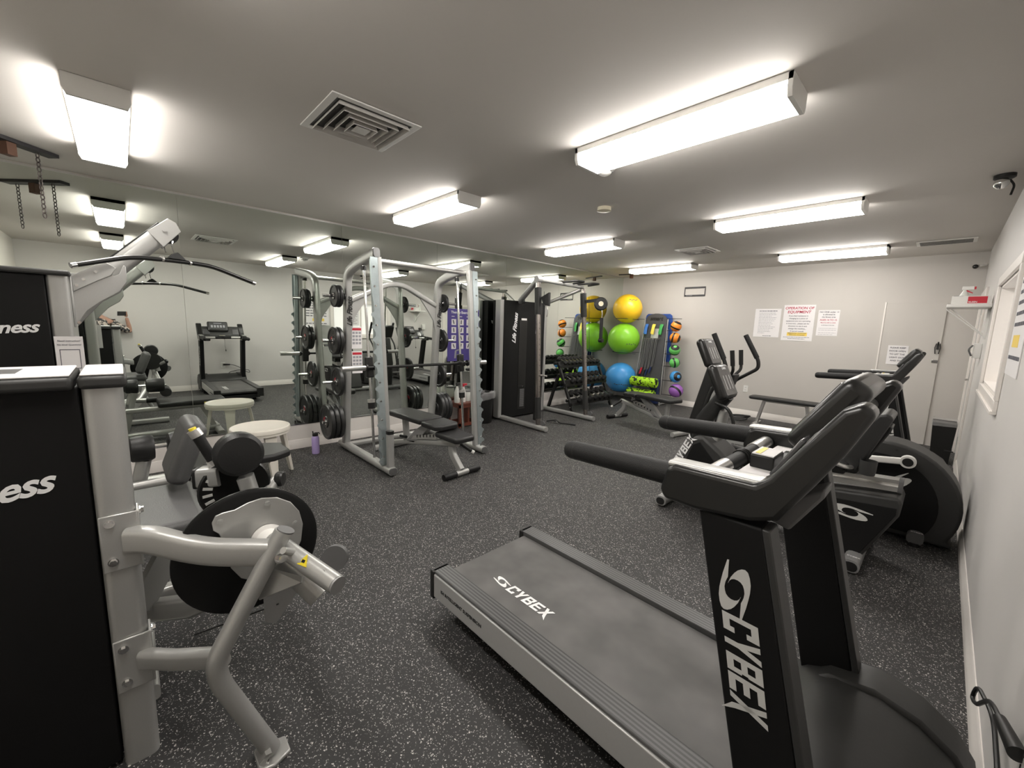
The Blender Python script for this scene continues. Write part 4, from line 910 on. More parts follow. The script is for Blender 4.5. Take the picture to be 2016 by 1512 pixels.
for p_, d_ in ((bp_[0], d0), (bp_[4], d1)): MB().cyl(V(p_)-d_*0.012, V(p_)+d_*0.012, 0.0145).build('end_cap', 'chrome', t)
MB().prism([(1.356, -7.335, 1.738), (1.304, -7.245, 1.738), (1.318, -7.27, 1.765), (1.325, -7.285, 1.778), (1.342, -7.31, 1.765)], (0.012, 0.007, 0)).build('swivel_bracket', 'black', t)
for y, x in ((-7.36, 1.372), (-7.22, 1.290)): MB().cyl((x-0.003, y+0.005, 1.727), (x+0.003, y-0.005, 1.727), 0.017).build('collar_ring', 'alu', t)
t = thing('taped_notice', 'white paper with a printed square frame taped to the lat tower', 'sign', (1.50, -7.77, 1.15))
MB().box((1.5035, -7.830, 1.02), (1.5055, -7.725, 1.262)).build('sheet', 'paper', t)
text('Need instruction?', (1.5062, -7.777, 1.235), (0, 1, 0), (0, 0, 1), 0.0115, 'ink', 'lettering', t, align='CENTER', bold=0.01)
text('No time! Questions?', (1.5062, -7.777, 1.215), (0, 1, 0), (0, 0, 1), 0.0105, 'ink', 'lettering', t, align='CENTER', bold=0.01)
m = MB()
for a_, b_ in (((-7.815, 1.19), (-7.74, 1.194)), ((-7.815, 1.09), (-7.74, 1.094)), ((-7.815, 1.094), (-7.812, 1.19)), ((-7.743, 1.094), (-7.74, 1.19))): m.box((1.5055, a_[0], a_[1]), (1.5062, b_[0], b_[1]))
m.build('printed_frame', 'ink', t)

# ------------------------------------------------------------------ stool, bottle
t = thing('plastic_stool', 'round cream white plastic stool between the leg machine and the mirror', 'stool', (0.69, -6.755, 0))
MB().lathe([(0.001, 0.452), (0.195, 0.452), (0.208, 0.457), (0.218, 0.462), (0.226, 0.458), (0.230, 0.445), (0.230, 0.425), (0.224, 0.42), (0.224, 0.402), (0.214, 0.402), (0.214, 0.44), (0.001, 0.444)], (0.69, -6.755, 0), n=48).build('seat', 'plast_w', t)
for k in range(4):
    a_ = R(10+90*k); u = V((math.cos(a_), math.sin(a_), 0)); s_ = V((-u.y, u.x, 0)); c0 = V((0.69, -6.755, 0))
    m = MB(); top, bot = c0+u*0.185, c0+u*0.255
    P = [top-s_*0.05, top+s_*0.05, top+s_*0.05-u*0.035, top-s_*0.05-u*0.035]; Q = [bot-s_*0.024, bot+s_*0.024, bot+s_*0.024-u*0.024, bot-s_*0.024-u*0.024]
    m.add([p+V((0, 0, 0.435)) for p in P]+[q for q in Q], [(0, 1, 2, 3), (7, 6, 5, 4), (0, 4, 5, 1), (1, 5, 6, 2), (2, 6, 7, 3), (3, 7, 4, 0)])
    m.build('leg', 'plast_w', t, bev=0.004)
MB().box((0.83, -6.965, 0.4205), (0.858, -6.938, 0.4515)).build('yellow_sticker', 'yellow_s', t)
t = thing('water_bottle', 'lilac metal water bottle with black straw lid on the floor by the mirrors', 'bottle', (0.30, -6.185, 0))
MB().lathe([(0.030, 0), (0.036, 0.004), (0.037, 0.02), (0.037, 0.165), (0.030, 0.185), (0.024, 0.192), (0.001, 0.192)], (0.30, -6.185, 0), n=28).build('body', 'lilac', t)
lid = MB().lathe([(0.027, 0.190), (0.028, 0.194), (0.028, 0.214), (0.020, 0.220), (0.001, 0.220)], (0.30, -6.185, 0)).build('lid', 'black', t)
MB().tube([(0.30, -6.205, 0.215), (0.295, -6.207, 0.243)], 0.006).tube([(0.30, -6.19, 0.222), (0.31, -6.15, 0.222), (0.312, -6.145, 0.205)], 0.006).build('handle_loop', 'black', lid)

# ------------------------------------------------------------------ smith machine
YL, YR = -5.875, -4.80
t = thing('smith_machine', 'silver smith machine with barbell on guide rods in front of the mirrors', 'weight rack', (0.85, -5.3, 0))
for y, so in ((YL, -1), (YR, 1)):
    bt = MB().sweep([(0.20, y, 0.045), (1.395, y, 0.045)], rrect(0.085, 0.07, 0.028)).build('base_rail', 'silver', t)
    MB().sweep([(1.392, y, 0.045), (1.402, y, 0.045)], rrect(0.075, 0.06, 0.025)).build('rail_cap', 'grey_p', bt)
    bolts([(0.24, y, 0.08), (1.33, y, 0.08)], (0, 0, 1), 0.008, 'bolt', bt, m='black', h=0.004)
    up_ = MB().sweep(fillet([(0.32, y, 0.06), (0.42, y, 1.05), (0.475, y, 1.86), (0.66, y, 1.925), (1.12, y, 1.995)], 0.17, 8), rrect(0.068, 0.092, 0.02, 3), ref=(1, 0, 0.05)).build('upright', 'silver', t)
    MB().sweep([(1.118, y, 1.9945), (1.135, y, 1.9975)], rrect(0.06, 0.084, 0.02), ref=(1, 0, 0.05)).build('upright_cap', 'grey_p', up_)
    text('Life Fitness', (0.494, y+0.026, 1.335), (0.075, 0, 1), (0, -1, 0), 0.075, 'decal_k', 'lettering', up_, shear=0.42, bold=0.02, spacing=0.95, wide=0.92)
    MB().sweep([(1.105, y-so*0.022, 1.96), (1.262, y-so*0.022, 0.07)], rrect(0.050, 0.062, 0.014), ref=(1, 0, 0)).build('front_column', 'silver', t)
    # notched galvanised catch plate on the outer edge of the column, facing forward
    P, Q = V((1.138, 0, 1.955)), V((1.296, 0, 0.08)); d_ = (Q-P); L_ = d_.length; d_.normalize(); N = 17
    outer, inner = [], []
    for k in range(N+1):
        s_ = L_*k/N; inner.append(P+d_*s_+V((0, y-so*0.004, 0)))
        if k < N:
            a_ = P+d_*s_; oy = lambda w: V((0, y+so*w, 0))
            if k < 4: outer += [a_+oy(0.064)]
            else: outer += [a_+oy(0.050), a_+d_*(L_/N*0.30)+oy(0.050), a_+d_*(L_/N*0.50)+oy(0.080), a_+d_*(L_/N*0.66)+oy(0.080), a_+d_*(L_/N*0.74)+oy(0.064)]
    poly = inner + list(reversed(outer))
    pl = MB().prism(poly, (-0.006, 0, 0)).build('catch_plate', 'steel', t)
    bolts([(P+d_*(L_*(k+0.5)/11)+V((0.0, y+so*0.036, 0))) for k in range(11)], (1, 0, 0), 0.007, 'catch_bolt', pl, h=0.012)
    MB().sweep([(1.105, y+so*0.030, 1.94), (1.262, y+so*0.030, 0.08)], rrect(0.042, 0.045, 0.006), ref=(1, 0, 0)).build('column_plate', 'steel', t)
    gr = MB().cyl((0.85, y, 1.93), (1.02, y, 0.08), 0.0125, n=16).build('guide_rod', 'chrome', t)
    MB().cyl((0.852, y, 1.90), (0.855, y, 1.865), 0.026).build('rod_collar', 'black', gr)
    MB().cyl((0.976, y, 0.56), (0.968, y, 0.65), 0.034).build('rubber_stop', 'rubber', gr)
    MB().cyl((0.971, y, 0.618), (0.968, y, 0.65), 0.0345).build('stop_ring', 'alu', gr)
    MB().obox((0.938, y, 0.955), (0, 1, 0), (-0.09, 0, 1), (1, 0, 0.09), 0.07, 0.20, 0.055).build('carriage', 'black_g', t, bev=0.012, seg=3)
    MB().obox((1.02, y-so*0.045, 0.955), (1, 0, 0), (0, 1, 0), (0, 0, 1), 0.10, 0.045, 0.05).build('catch_hook', 'black', t, bev=0.008)
MB().sweep([(1.345, YL, 0.08), (1.342, YL, 0.385)], rrect(0.058, 0.058, 0.014), ref=(1, 0, 0)).build('bumper_post', 'silver', t)
MB().sweep([(1.342, YL, 0.385), (1.342, YL, 0.415)], rrect(0.064, 0.064, 0.02), ref=(1, 0, 0)).build('bumper_cap', 'rubber', t)
MB().cyl((1.06, YL+0.01, 1.935), (1.06, YR-0.01, 1.935), 0.024).build('top_bar', 'alu', t)
MB().sweep(fillet([(0.465, YL+0.03, 1.60), (0.465, -5.43, 1.80), (0.465, -5.25, 1.80), (0.465, YR-0.03, 1.60)], 0.10, 6), rrect(0.055, 0.06, 0.015), ref=(1, 0, 0)).build('arched_brace', 'silver', t)
for s, y in ((1, YL), (-1, YR)):
    MB().prism([(0.455, y+s*0.03, 1.28), (0.455, y+s*0.06, 1.42), (0.455, y+s*0.14, 1.54), (0.455, y+s*0.24, 1.67), (0.455, y+s*0.19, 1.645), (0.455, y+s*0.03, 1.585)], (0.02, 0, 0)).build('gusset', 'silver', t)
MB().sweep([(0.33, YL+0.04, 0.045), (0.33, YR-0.04, 0.045)], rrect(0.06, 0.05, 0.015)).build('rear_rail', 'silver', t)
peg_z = (1.63, 1.185, 0.755, 0.335)
for y, so in ((YL, -1), (YR, 1)):
    for z in peg_z:
        x = 0.318+0.097*z
        MB().cyl((x, y+so*0.034, z), (x, y+so*0.25, z), 0.0165).build('weight_peg', 'chrome', t)
        MB().cyl((x, y+so*0.034, z), (x, y+so*0.042, z), 0.032).build('peg_flange', 'black', t)
bar = thing('barbell', 'long barbell with silver ends held on the smith machine carriages', 'barbell', (0.985, -5.3, 0.955))
MB().cyl((0.985, -5.94, 0.955), (0.985, -4.73, 0.955), 0.0145, n=18).build('bar', 'black', bar)
for a_, b_ in ((-6.155, -5.935), (-4.735, -4.47)):
    MB().cyl((0.985, a_, 0.955), (0.985, b_, 0.955), 0.0245, n=20).build('sleeve', 'alu', bar)
m = MB().cyl((0.985, -5.93, 0.955), (0.985, -5.915, 0.955), 0.034).build('sleeve_collar', 'black', bar)
m = MB().cyl((0.985, -4.745, 0.955), (0.985, -4.73, 0.955), 0.034).build('sleeve_collar', 'black', bar)
# instruction placards
for z0, z1, lb in ((1.10, 1.33, 'upper red headed exercise placard beside the smith machine upright'), (0.84, 1.075, 'lower red headed exercise placard beside the smith machine upright')):
    p_ = thing('exercise_placard', lb, 'sign', (0.50, -5.76, z0), 'exercise placards on the smith machine')
    MB().box((0.435, -5.836, z0), (0.44, -5.725, z1)).build('board', 'paper', p_, bev=0.001)
    MB().box((0.4401, -5.829, z1-0.038), (0.4409, -5.732, z1-0.014)).build('header_band', 'red', p_)
    m = MB()
    for j in range(4):
        for k in range(3): m.box((0.4401, -5.826+0.033*k, z1-0.075-0.036*j), (0.4409, -5.826+0.033*k+0.025, z1-0.052-0.036*j))
    m.build('printed_picture', 'ink_g', p_)

# ------------------------------------------------------------------ weight plates
def plate(r, th, label):
    o = thing('weight_plate', label, 'weight plate', (0, 0, 0), 'plates on the smith machine pegs')
    prof = [(0.026, -th/2), (r*0.30, -th/2), (r*0.34, -th*0.28), (r*0.80, -th*0.28), (r*0.86, -th/2), (r*0.96, -th/2), (r, -th*0.3), (r, th*0.3), (r*0.96, th/2), (r*0.86, th/2), (r*0.80, th*0.28), (r*0.34, th*0.28), (r*0.30, th/2), (0.026, th/2), (0.026, -th/2)]
    MB().lathe(prof, (0, 0, 0), (0, 1, 0), n=40).build('disc', 'plate_r', o)
    MB().lathe([(0.0175, -th/2-0.001), (0.027, -th/2-0.001), (0.027, th/2+0.001), (0.0175, th/2+0.001), (0.0175, -th/2-0.001)], (0, 0, 0), (0, 1, 0), n=24).build('steel_ring', 'chrome', o)
    if r > 0.12:
        for k in range(3):
            a_ = R(90+120*k+20); pts = []
            for j in range(13):
                q = -0.55+1.1*j/12; pts.append((a_+q, 0.73))
            for j in range(13):
                q = 0.55-1.1*j/12; pts.append((a_+q, 0.46))
            for sgn in (-1, 1):
                MB().prism([(r*rr_*math.cos(an), sgn*(th*0.28+0.0004), r*rr_*math.sin(an)) for an, rr_ in pts], (0, sgn*0.0016, 0)).build('grip_recess', 'decal_k', o)
        for sgn in (-1, 1):
            pts = [(R(100+8*j), 0.305) for j in range(9)]+[(R(164-8*j), 0.20) for j in range(9)]
            MB().prism([(r*rr_*math.cos(an), sgn*(th/2+0.0003), r*rr_*math.sin(an)) for an, rr_ in pts], (0, sgn*0.0008, 0)).build('red_emblem', 'red', o)
    return o
protos = {}
def place_plate(r, th, x, y, z, label):
    if (r, th) not in protos: protos[(r, th)] = plate(r, th, label); protos[(r, th)].location = (x, y, z); return
    copy_tree(protos[(r, th)], (x, y, z), label=label)
xs = {z: 0.318+0.097*z for z in peg_z}
for side, y, so in (('bottle side', YL, -1), ('table side', YR, 1)):
    for j, (r, th, n, z, nm) in enumerate(((0.110, 0.030, 2 if so < 0 else 1, 1.63, 'small plate on the top peg'), (0.140, 0.034, 2 if so < 0 else 1, 1.185, 'medium plate on the second peg'),
                                           (0.152, 0.036, 1, 0.755, 'medium plate on the third peg'), (0.185, 0.044, 3, 0.335, 'large plate on the lowest peg'))):
        for k in range(n):
            pos = ['innermost', 'middle', 'outermost'][k] if n == 3 else (['inner', 'outer'][k] if n == 2 else 'single')
            place_plate(r, th, xs[z], y+so*((0.098 if so < 0 else 0.072)+(th+0.006)*k), z, '%s black rubber %s, %s of the smith machine' % (pos, nm, side))

# ------------------------------------------------------------------ adjustable benches
def adj_bench(label, third=True):
    t = thing('adjustable_bench', label, 'exercise bench', (0, 0, 0), 'adjustable benches')
    MB().prism([(-0.50, -0.115, 0.41), (-0.44, -0.14, 0.41), (0.10, -0.14, 0.41), (0.10, 0.14, 0.41), (-0.44, 0.14, 0.41), (-0.50, 0.115, 0.41)], (0, 0, 0.055)).build('back_pad', 'vinyl', t, bev=0.018, seg=3)
    MB().prism([(0.115, -0.14, 0.40), (0.335, -0.14, 0.395), (0.385, -0.10, 0.395), (0.385, 0.10, 0.395), (0.335, 0.14, 0.395), (0.115, 0.14, 0.40)], (0, 0, 0.055)).build('seat_pad', 'vinyl', t, bev=0.018, seg=3)
    if third: MB().prism([(0.31, -0.12, 0.335), (0.60, -0.12, 0.325), (0.63, -0.09, 0.325), (0.63, 0.09, 0.325), (0.60, 0.12, 0.325), (0.31, 0.12, 0.335)], (0, 0, 0.052)).build('front_pad', 'vinyl', t, bev=0.018, seg=3)
    MB().sweep([(-0.62, 0, 0.06), (-0.30, 0, 0.14), (0.50, 0, 0.29)], rrect(0.06, 0.055, 0.014)).build('main_beam', 'silver', t)
    MB().sweep([(-0.62, -0.22, 0.035), (-0.62, 0.22, 0.035)], rrect(0.06, 0.06, 0.02)).build('rear_foot', 'silver', t)
    MB().sweep(fillet([(0.42, 0, 0.29), (0.43, 0, 0.18), (0.56, 0, 0.05)], 0.12), rrect(0.05, 0.07, 0.012), ref=(1, 0, 0)).build('front_leg', 'silver', t)
    ff = MB().cyl((0.57, -0.075, 0.032), (0.57, 0.075, 0.032), 0.026).build('front_foot', 'silver', t)
    for s in (-1, 1): MB().cyl((0.57, s*0.07, 0.032), (0.57, s*0.21, 0.032), 0.029).build('foot_sleeve', 'rubber', ff)
    MB().sweep([(-0.33, 0, 0.14), (-0.36, 0, 0.41)], rrect(0.06, 0.05, 0.012), ref=(1, 0, 0)).build('rear_post', 'silver', t)
    m = MB().prism([(-0.30, -0.03, 0.15), (-0.14, -0.03, 0.30), (0.02, -0.03, 0.395), (0.12, -0.03, 0.395), (-0.02, -0.03, 0.26), (-0.16, -0.03, 0.16)], (0, 0.06, 0)); m.build('support_arm', 'silver_d', t, bev=0.004)
    ld = MB().prism([(-0.20, -0.034, 0.19), (0.22, -0.034, 0.275), (0.24, -0.034, 0.325), (0.14, -0.034, 0.31), (-0.16, -0.034, 0.235)], (0, 0.068, 0)).build('ladder_plate', 'alu', t)
    m = MB()
    for k in range(6): m.box((-0.10+0.055*k, -0.036, 0.232+0.012*k), (-0.085+0.055*k, 0.036, 0.258+0.012*k))
    m.build('ladder_notch', 'decal_k', ld)
    h = MB().cyl((0.47, 0.02, 0.30), (0.55, 0.14, 0.20), 0.015).cyl((-0.36, -0.06, 0.20), (-0.26, -0.05, 0.205), 0.014).build('lever_handle', 'rubber', t)
    MB().cyl((0.547, 0.135, 0.203), (0.56, 0.155, 0.188), 0.0165).cyl((-0.375, -0.062, 0.2), (-0.36, -0.06, 0.2), 0.0155).build('handle_tip', 'white', h)
    return t
b1 = adj_bench('black padded adjustable bench with three pads inside the smith machine')
b1.location = (1.20, -5.42, 0.0); b1.rotation_euler = (0, 0, R(4))
b2 = copy_tree(b1, (1.82, -2.08, 0), label='black padded adjustable bench in front of the dumbbell rack')
b2.rotation_euler = (0, 0, R(168))
for c in list(b2.children):
    if c.name.startswith('front_pad'): bpy.data.objects.remove(c)
t = thing('flat_bench', 'flat dark padded bench with white legs against the back wall', 'exercise bench', (3.19, -0.60, 0))
MB().prism([(2.76, -0.70, 0.400), (3.60, -0.70, 0.400), (3.64, -0.66, 0.400), (3.64, -0.50, 0.400), (3.60, -0.46, 0.400), (2.76, -0.46, 0.400), (2.73, -0.50, 0.400), (2.73, -0.66, 0.400)], (0, 0, 0.045)).build('seat_pad', 'vinyl', t, bev=0.014, seg=3)
for x, dx in ((2.93, -0.08), (3.46, 0.06)):
    lg = MB().sweep([(x, -0.58, 0.40), (x+dx, -0.58, 0.04)], rrect(0.045, 0.05, 0.01), ref=(0, 1, 0)).build('leg', 'alu', t)
    MB().sweep([(x+dx, -0.74, 0.025), (x+dx, -0.42, 0.025)], rrect(0.05, 0.045, 0.012)).build('foot_bar', 'alu', lg)
MB().sweep([(2.93, -0.58, 0.385), (3.46, -0.58, 0.385)], rrect(0.05, 0.03, 0.01)).build('beam', 'alu', t)
t = thing('resistance_tube', 'coiled black resistance tube with a chrome handle on the floor by the back wall', 'exercise band', (2.55, -0.42, 0))
m = MB()
for k in range(3): m.tube([(2.52+(0.15+0.02*k)*math.cos(a*math.pi/8), -0.42+0.11*math.sin(a*math.pi/8), 0.012+0.016*k+0.02*(1+math.sin(a*math.pi/8+k))) for a in range(17)], 0.010, n=8)
m.build('coil', 'rubber', t)
MB().cyl((2.40, -0.50, 0.03), (2.46, -0.56, 0.03), 0.026).build('handle', 'chrome', t)

# ------------------------------------------------------------------ functional cable machine
t = thing('cable_machine', 'tall dual pulley cable machine with black weight shroud by the mirrors', 'weight machine', (0.6, -3.05, 0))
MB().box((0.06, -3.57, 0.02), (0.300, -2.70, 1.755)).build('weight_shroud', 'shroud', t, bev=0.004)
MB().sweep([(0.24, -3.60, 0.04), (0.24, -3.60, 1.755)], rrect(0.07, 0.12, 0.015), ref=(1, 0, 0)).build('column', 'silver', t)
MB().sweep([(0.24, -2.67, 0.04), (0.24, -2.67, 1.755)], rrect(0.07, 0.12, 0.015), ref=(1, 0, 0)).build('rear_column', 'silver', t)
sl = MB().box((0.299, -3.25, 0.12), (0.3035, -3.09, 1.48)).build('slot', 'black_g', t)
MB().box((0.3005, -3.215, 1.475), (0.306, -3.105, 1.505)).build('slot_cap', 'white', t)
m = MB()
for k in range(10): m.box((0.3035, -3.205, 0.16+0.028*k), (0.306, -3.115, 0.183+0.028*k))
m.build('weight_stack', 'grey_p', sl); MB().cyl((0.306, -3.16, 0.47), (0.33, -3.16, 0.47), 0.012).build('selector_pin', 'chrome', sl)
text('Life Fitness', (0.3012, -3.33, 1.13), (0, 0.08, 1), (0, -1, 0.08), 0.105, 'decal_w', 'lettering', t, shear=0.42, bold=0.022, spacing=0.95)
text('Life Fitness', (0.0592, -3.30, 1.42), (0, -1, 0), (0, 0, 1), 0.085, 'decal_w', 'lettering', t, shear=0.42, bold=0.022, align='CENTER')
MB().box((0.3005, -2.90, 1.28), (0.303, -2.80, 1.52)).build('placard', 'paper', t); MB().box((0.3031, -2.895, 1.455), (0.3036, -2.805, 1.51)).build('placard_header', 'red', t)
for y, lb in ((-3.555, 'a'), (-2.485, 'b')):
    MB().sweep([(0.16, y, 0.04), (1.20, y-0.02, 0.04)], rrect(0.075, 0.062, 0.022)).build('base_rail', 'silver', t)
    yt = y+0.06 if y < -3 else y-0.02
    p_ = MB().sweep([(1.03, y, 0.06), (0.875, yt, 1.97)], rrect(0.055, 0.055, 0.012), ref=(1, 0, 0)).build('pulley_post', 'post', t)
    f = lambda s_: (1.03+(0.875-1.03)*s_, y+(yt-y)*s_, 0.06+(1.97-0.06)*s_)
    MB().sweep([f(0.78), f(0.965)], rrect(0.075, 0.075, 0.014), ref=(1, 0, 0)).build('post_sleeve', 'black', p_)
    MB().sweep([f(0.05), f(0.20)], rrect(0.068, 0.068, 0.014), ref=(1, 0, 0)).build('lower_sleeve', 'char', p_)
    m = MB()
    for k in range(14): c_ = V(f(0.24+0.037*k)); m.cyl(c_+V((0.0276, 0, 0)), c_+V((0.0286, 0, 0)), 0.006, n=8)
    m.build('index_hole', 'decal_k', p_)
    for z_ in (0.10,):
        MB().lathe([(0.001, -0.01), (0.035, -0.01), (0.030, 0), (0.035, 0.01), (0.001, 0.01)], (1.115, y, 0.105), (0, 1, 0)).build('base_pulley', 'grey_p', t)
    MB().cyl((1.10, y+0.01, 0.10), (0.98, yt+0.01, 1.85), 0.003, n=6).build('cable', 'rubber', t)
MB().box((0.875, -3.50, 0.10), (0.93, -3.44, 1.70)).build('guide_channel', 'black', t, bev=0.004)
MB().cyl((0.98, -3.50, 0.74), (1.10, -3.50, 0.74), 0.012).build('adjust_pin', 'alu', t)
MB().sweep([(0.30, -3.26, 1.75), (0.86, -3.48, 2.02)], rrect(0.06, 0.075, 0.02)).build('top_arm', 'silver_d', t)
MB().sweep([(0.30, -2.72, 1.74), (0.86, -2.50, 1.97)], rrect(0.05, 0.05, 0.018)).build('top_arm', 'alu', t)
MB().sweep([(0.87, -3.49, 2.01), (0.86, -2.50, 1.99)], rrect(0.05, 0.05, 0.02)).build('top_beam', 'silver', t)
MB().cyl((0.87, -3.53, 2.01), (0.87, -3.44, 2.01), 0.045).build('beam_cap', 'silver_d', t)
for y0 in (-2.98, -2.62):
    MB().tube([(0.87, y0-0.02, 2.02), (1.10, y0+0.02, 2.03), (1.13, y0+0.16, 2.03), (0.90, y0+0.20, 2.02)], 0.014, fil=0.03, ref=(0, 0, 1)).build('pull_up_handle', 'black', t)
MB().lathe([(0.001, -0.012), (0.034, -0.012), (0.030, 0), (0.034, 0.012), (0.001, 0.012)], (0.42, -3.31, 1.745), (0.4, 1, 0)).build('upper_pulley', 'black', t)
for y, z in ((-3.49, 1.78),):
    MB().prism([(0.93, y, z), (1.05, y+0.02, z+0.06), (1.05, y+0.02, z-0.12), (0.97, y, z-0.10)], (0, 0.04, 0)).build('pulley_carriage', 'black', t, bev=0.005)
    MB().tube([(1.03, y+0.02, z-0.12), (1.05, y+0.02, z-0.20), (1.03, y+0.02, z-0.26)], 0.005).build('snap_hook', 'chrome', t)
# right swivel pulley
MB().bar((0.91, -2.49, 1.78), (1.10, -2.46, 1.80), 0.03, 0.045).build('swivel_arm', 'black', t)
ph = MB().lathe([(0.001, -0.024), (0.085, -0.024), (0.098, -0.012), (0.098, 0.012), (0.085, 0.024), (0.001, 0.024)], (1.165, -2.45, 1.745), (0.65, -0.72, 0.1), n=32).build('swivel_pulley', 'black_g', t)
c0 = V((1.165, -2.45, 1.745)); ax_ = V((0.65, -0.72, 0.1)).normalized()
MB().lathe([(0.028, 0.0245), (0.036, 0.0245), (0.036, 0.027), (0.028, 0.027), (0.028, 0.0245)], c0, ax_, n=24).lathe([(0.001, 0.0245), (0.015, 0.0245), (0.015, 0.027), (0.001, 0.027)], c0, ax_, n=16).build('yellow_emblem', 'cream', ph)
MB().tube([(1.19, -2.45, 1.66), (1.20, -2.45, 1.60), (1.195, -2.45, 1.54)], 0.006).build('snap_hook', 'chrome', t)
t = thing('cable_rope', 'black tricep rope hanging from the swivel pulley before the green ball', 'cable handle', (1.195, -2.45, 1.2))
MB().tube([(1.195, -2.45, 1.545), (1.20, -2.45, 1.23)], 0.025, n=12).build('rope', 'rubber', t)
MB().cyl((1.175, -2.45, 1.215), (1.235, -2.45, 1.215), 0.030).build('rope_knob', 'black', t)
t = thing('ankle_strap', 'small black strap handle lying on the floor inside the cable machine', 'cable handle', (0.95, -3.0, 0))
MB().tube([(0.80, -3.12, 0.015), (0.92, -3.05, 0.045), (1.02, -3.08, 0.02), (1.06, -3.00, 0.012), (1.20, -2.95, 0.010)], 0.010, n=8, fil=0.04).build('strap', 'rubber', t)
MB().cyl((0.88, -3.05, 0.03), (0.97, -3.09, 0.03), 0.014).build('ring', 'chrome', t)

# ------------------------------------------------------------------ dumbbell rack and dumbbells
t = thing('dumbbell_rack', 'black three tier steel dumbbell rack along the mirrors', 'dumbbell rack', (0.3, -1.7, 0))
for y in (-2.25, -1.13):
    fr = MB().sweep([(0.60, y, 0.0), (0.24, y, 0.80)], rrect(0.05, 0.04, 0.008), ref=(0, 1, 0)).build('front_leg', 'black', t)
    bolts([(0.60-0.36*k_, y-0.026, 0.80*k_) for k_ in (0.10, 0.26, 0.50, 0.56, 0.86)], (0, -1, 0), 0.008, 'bolt', fr, h=0.005)
    MB().sweep([(0.06, y, 0.0), (0.27, y, 0.60)], rrect(0.05, 0.04, 0.008), ref=(0, 1, 0)).build('rear_leg', 'black', t)
tiers = ((0.235, 0.775), (0.385, 0.475), (0.535, 0.175))
for x, z in tiers:
    m = MB()
    for dx, dz in ((-0.055, 0.022), (0.055, -0.022)): m.sweep([(x+dx, -2.28, z+dz-0.02), (x+dx, -1.10, z+dz-0.02)], rrect(0.035, 0.05, 0.006))
    m.obox((x, -1.69, z-0.012), (0, 1, 0), (0.93, 0, -0.37), (0.37, 0, 0.93), 1.15, 0.10, 0.006)
    m.build('shelf_rail', 'black', t)
def dumbbell(r, L_, label):
    o = thing('dumbbell', label, 'dumbbell', (0, 0, 0), 'dumbbells on the rack')
    ax_ = V((0.93, 0, -0.37))
    for s in (-1, 1): MB().lathe([(r*0.72, 0), (r, 0.014), (r, L_*0.24), (r*0.72, L_*0.24+0.014)], ax_*s*(L_*0.22), ax_*s, n=6).build('head', 'rubber', o, bev=0.003)
    MB().cyl(-ax_*L_*0.24, ax_*L_*0.24, 0.0135, n=12).build('handle', 'chrome', o)
    return o
names = (('top', 10, 0.040, 0.21), ('middle', 8, 0.054, 0.25), ('bottom', 7, 0.064, 0.29))
for (x, z), (nm, n, r, L_) in zip(tiers, names):
    lb = 'black rubber hex dumbbell with chrome handle on the %s tier of the rack' % nm
    d0_ = None
    for k in range(n):
        y = -2.20+(1.02)*(k+0.5)/n
        loc = (x+0.02, y, z+r*0.95+0.010)
        if d0_ is None: d0_ = dumbbell(r, L_, lb); d0_.location = loc
        else: copy_tree(d0_, loc)

# ------------------------------------------------------------------ balls and storage rack in the corner
def big_ball(label, c, r, m_):
    b = MB().sph((0, 0, 0), r, 48, 28).build('exercise_ball', m_, loc=(0, 0, 0)); b.location = c
    tag(b, label, 'exercise ball', 'large exercise balls')
    return b
def ball_marks(ball, r, az0, el, n, nm='printed_mark'):
    mb = MB(); C_ = ball.location
    for k in range(n):
        a_, e_ = R(az0+9*k), R(el+random.uniform(-2, 2)); d_ = V((math.cos(e_)*math.cos(a_), math.cos(e_)*math.sin(a_), math.sin(e_)))
        s_ = V((-math.sin(a_), math.cos(a_), 0)); mb.obox(d_*(r+0.0004), s_, d_.cross(s_), d_, random.uniform(0.02, 0.04), 0.014, 0.002)
    o = mb.build(nm, 'ink', None); o.parent = ball; return o
yb = big_ball('glossy yellow exercise ball, topmost in the corner', (0.40, -0.44, 1.783), 0.275, 'yellow'); ball_marks(yb, 0.275, -50, 35, 5)
gb = big_ball('glossy lime green exercise ball in the middle of the corner stack', (0.36, -0.44, 1.203), 0.302, 'green'); ball_marks(gb, 0.302, -45, -18, 5)
bb = big_ball('bright blue exercise ball, lowest in the corner beside the dumbbells', (0.345, -0.44, 0.440), 0.295, 'blue'); ball_marks(bb, 0.295, -80, -22, 7)
t = thing('storage_rack', 'grey free standing accessory rack headed smart against the back wall', 'storage rack', (0.85, -0.25, 0))
top, bot = -0.15, -0.38
def rk(x, z, dy=0.0): return V((x, top+(bot-top)*(1-z/1.66)+dy, z))
arch = [rk(0.655, 0.04), rk(0.655, 1.60)] + [rk(0.86+0.205*math.cos(R(a)), 1.60+0.105*math.sin(R(a))) for a in range(180, -1, -20)] + [rk(1.075, 1.60), rk(1.13, 0.04)]
MB().prism(arch, (0, 0.02, 0)).build('back_board', 'board_g', t)
text('smart', rk(0.865, 1.575, -0.006), (1, 0, 0), (0, 0.14, 1), 0.11, 'decal_k', 'lettering', t, shear=0.25, bold=0.03, align='CENTER')
MB().prism([rk(0.80, 1.24, -0.003), rk(0.95, 1.24, -0.003), rk(0.95, 1.42, -0.003), rk(0.80, 1.42, -0.003)], (0, -0.001, 0)).build('label_sheet', 'silver', t)
for x0, x1 in ((0.635, 0.60), (1.095, 1.16)):
    MB().tube([rk(x0, 1.60), rk(x1, 0.0)], 0.012).build('side_post', 'silver_d', t)
    MB().tube([rk(x0-0.03, 1.58, 0.10), rk(x1-0.03, 0.0, 0.16)], 0.008).build('rear_post', 'alu', t)
m = MB()
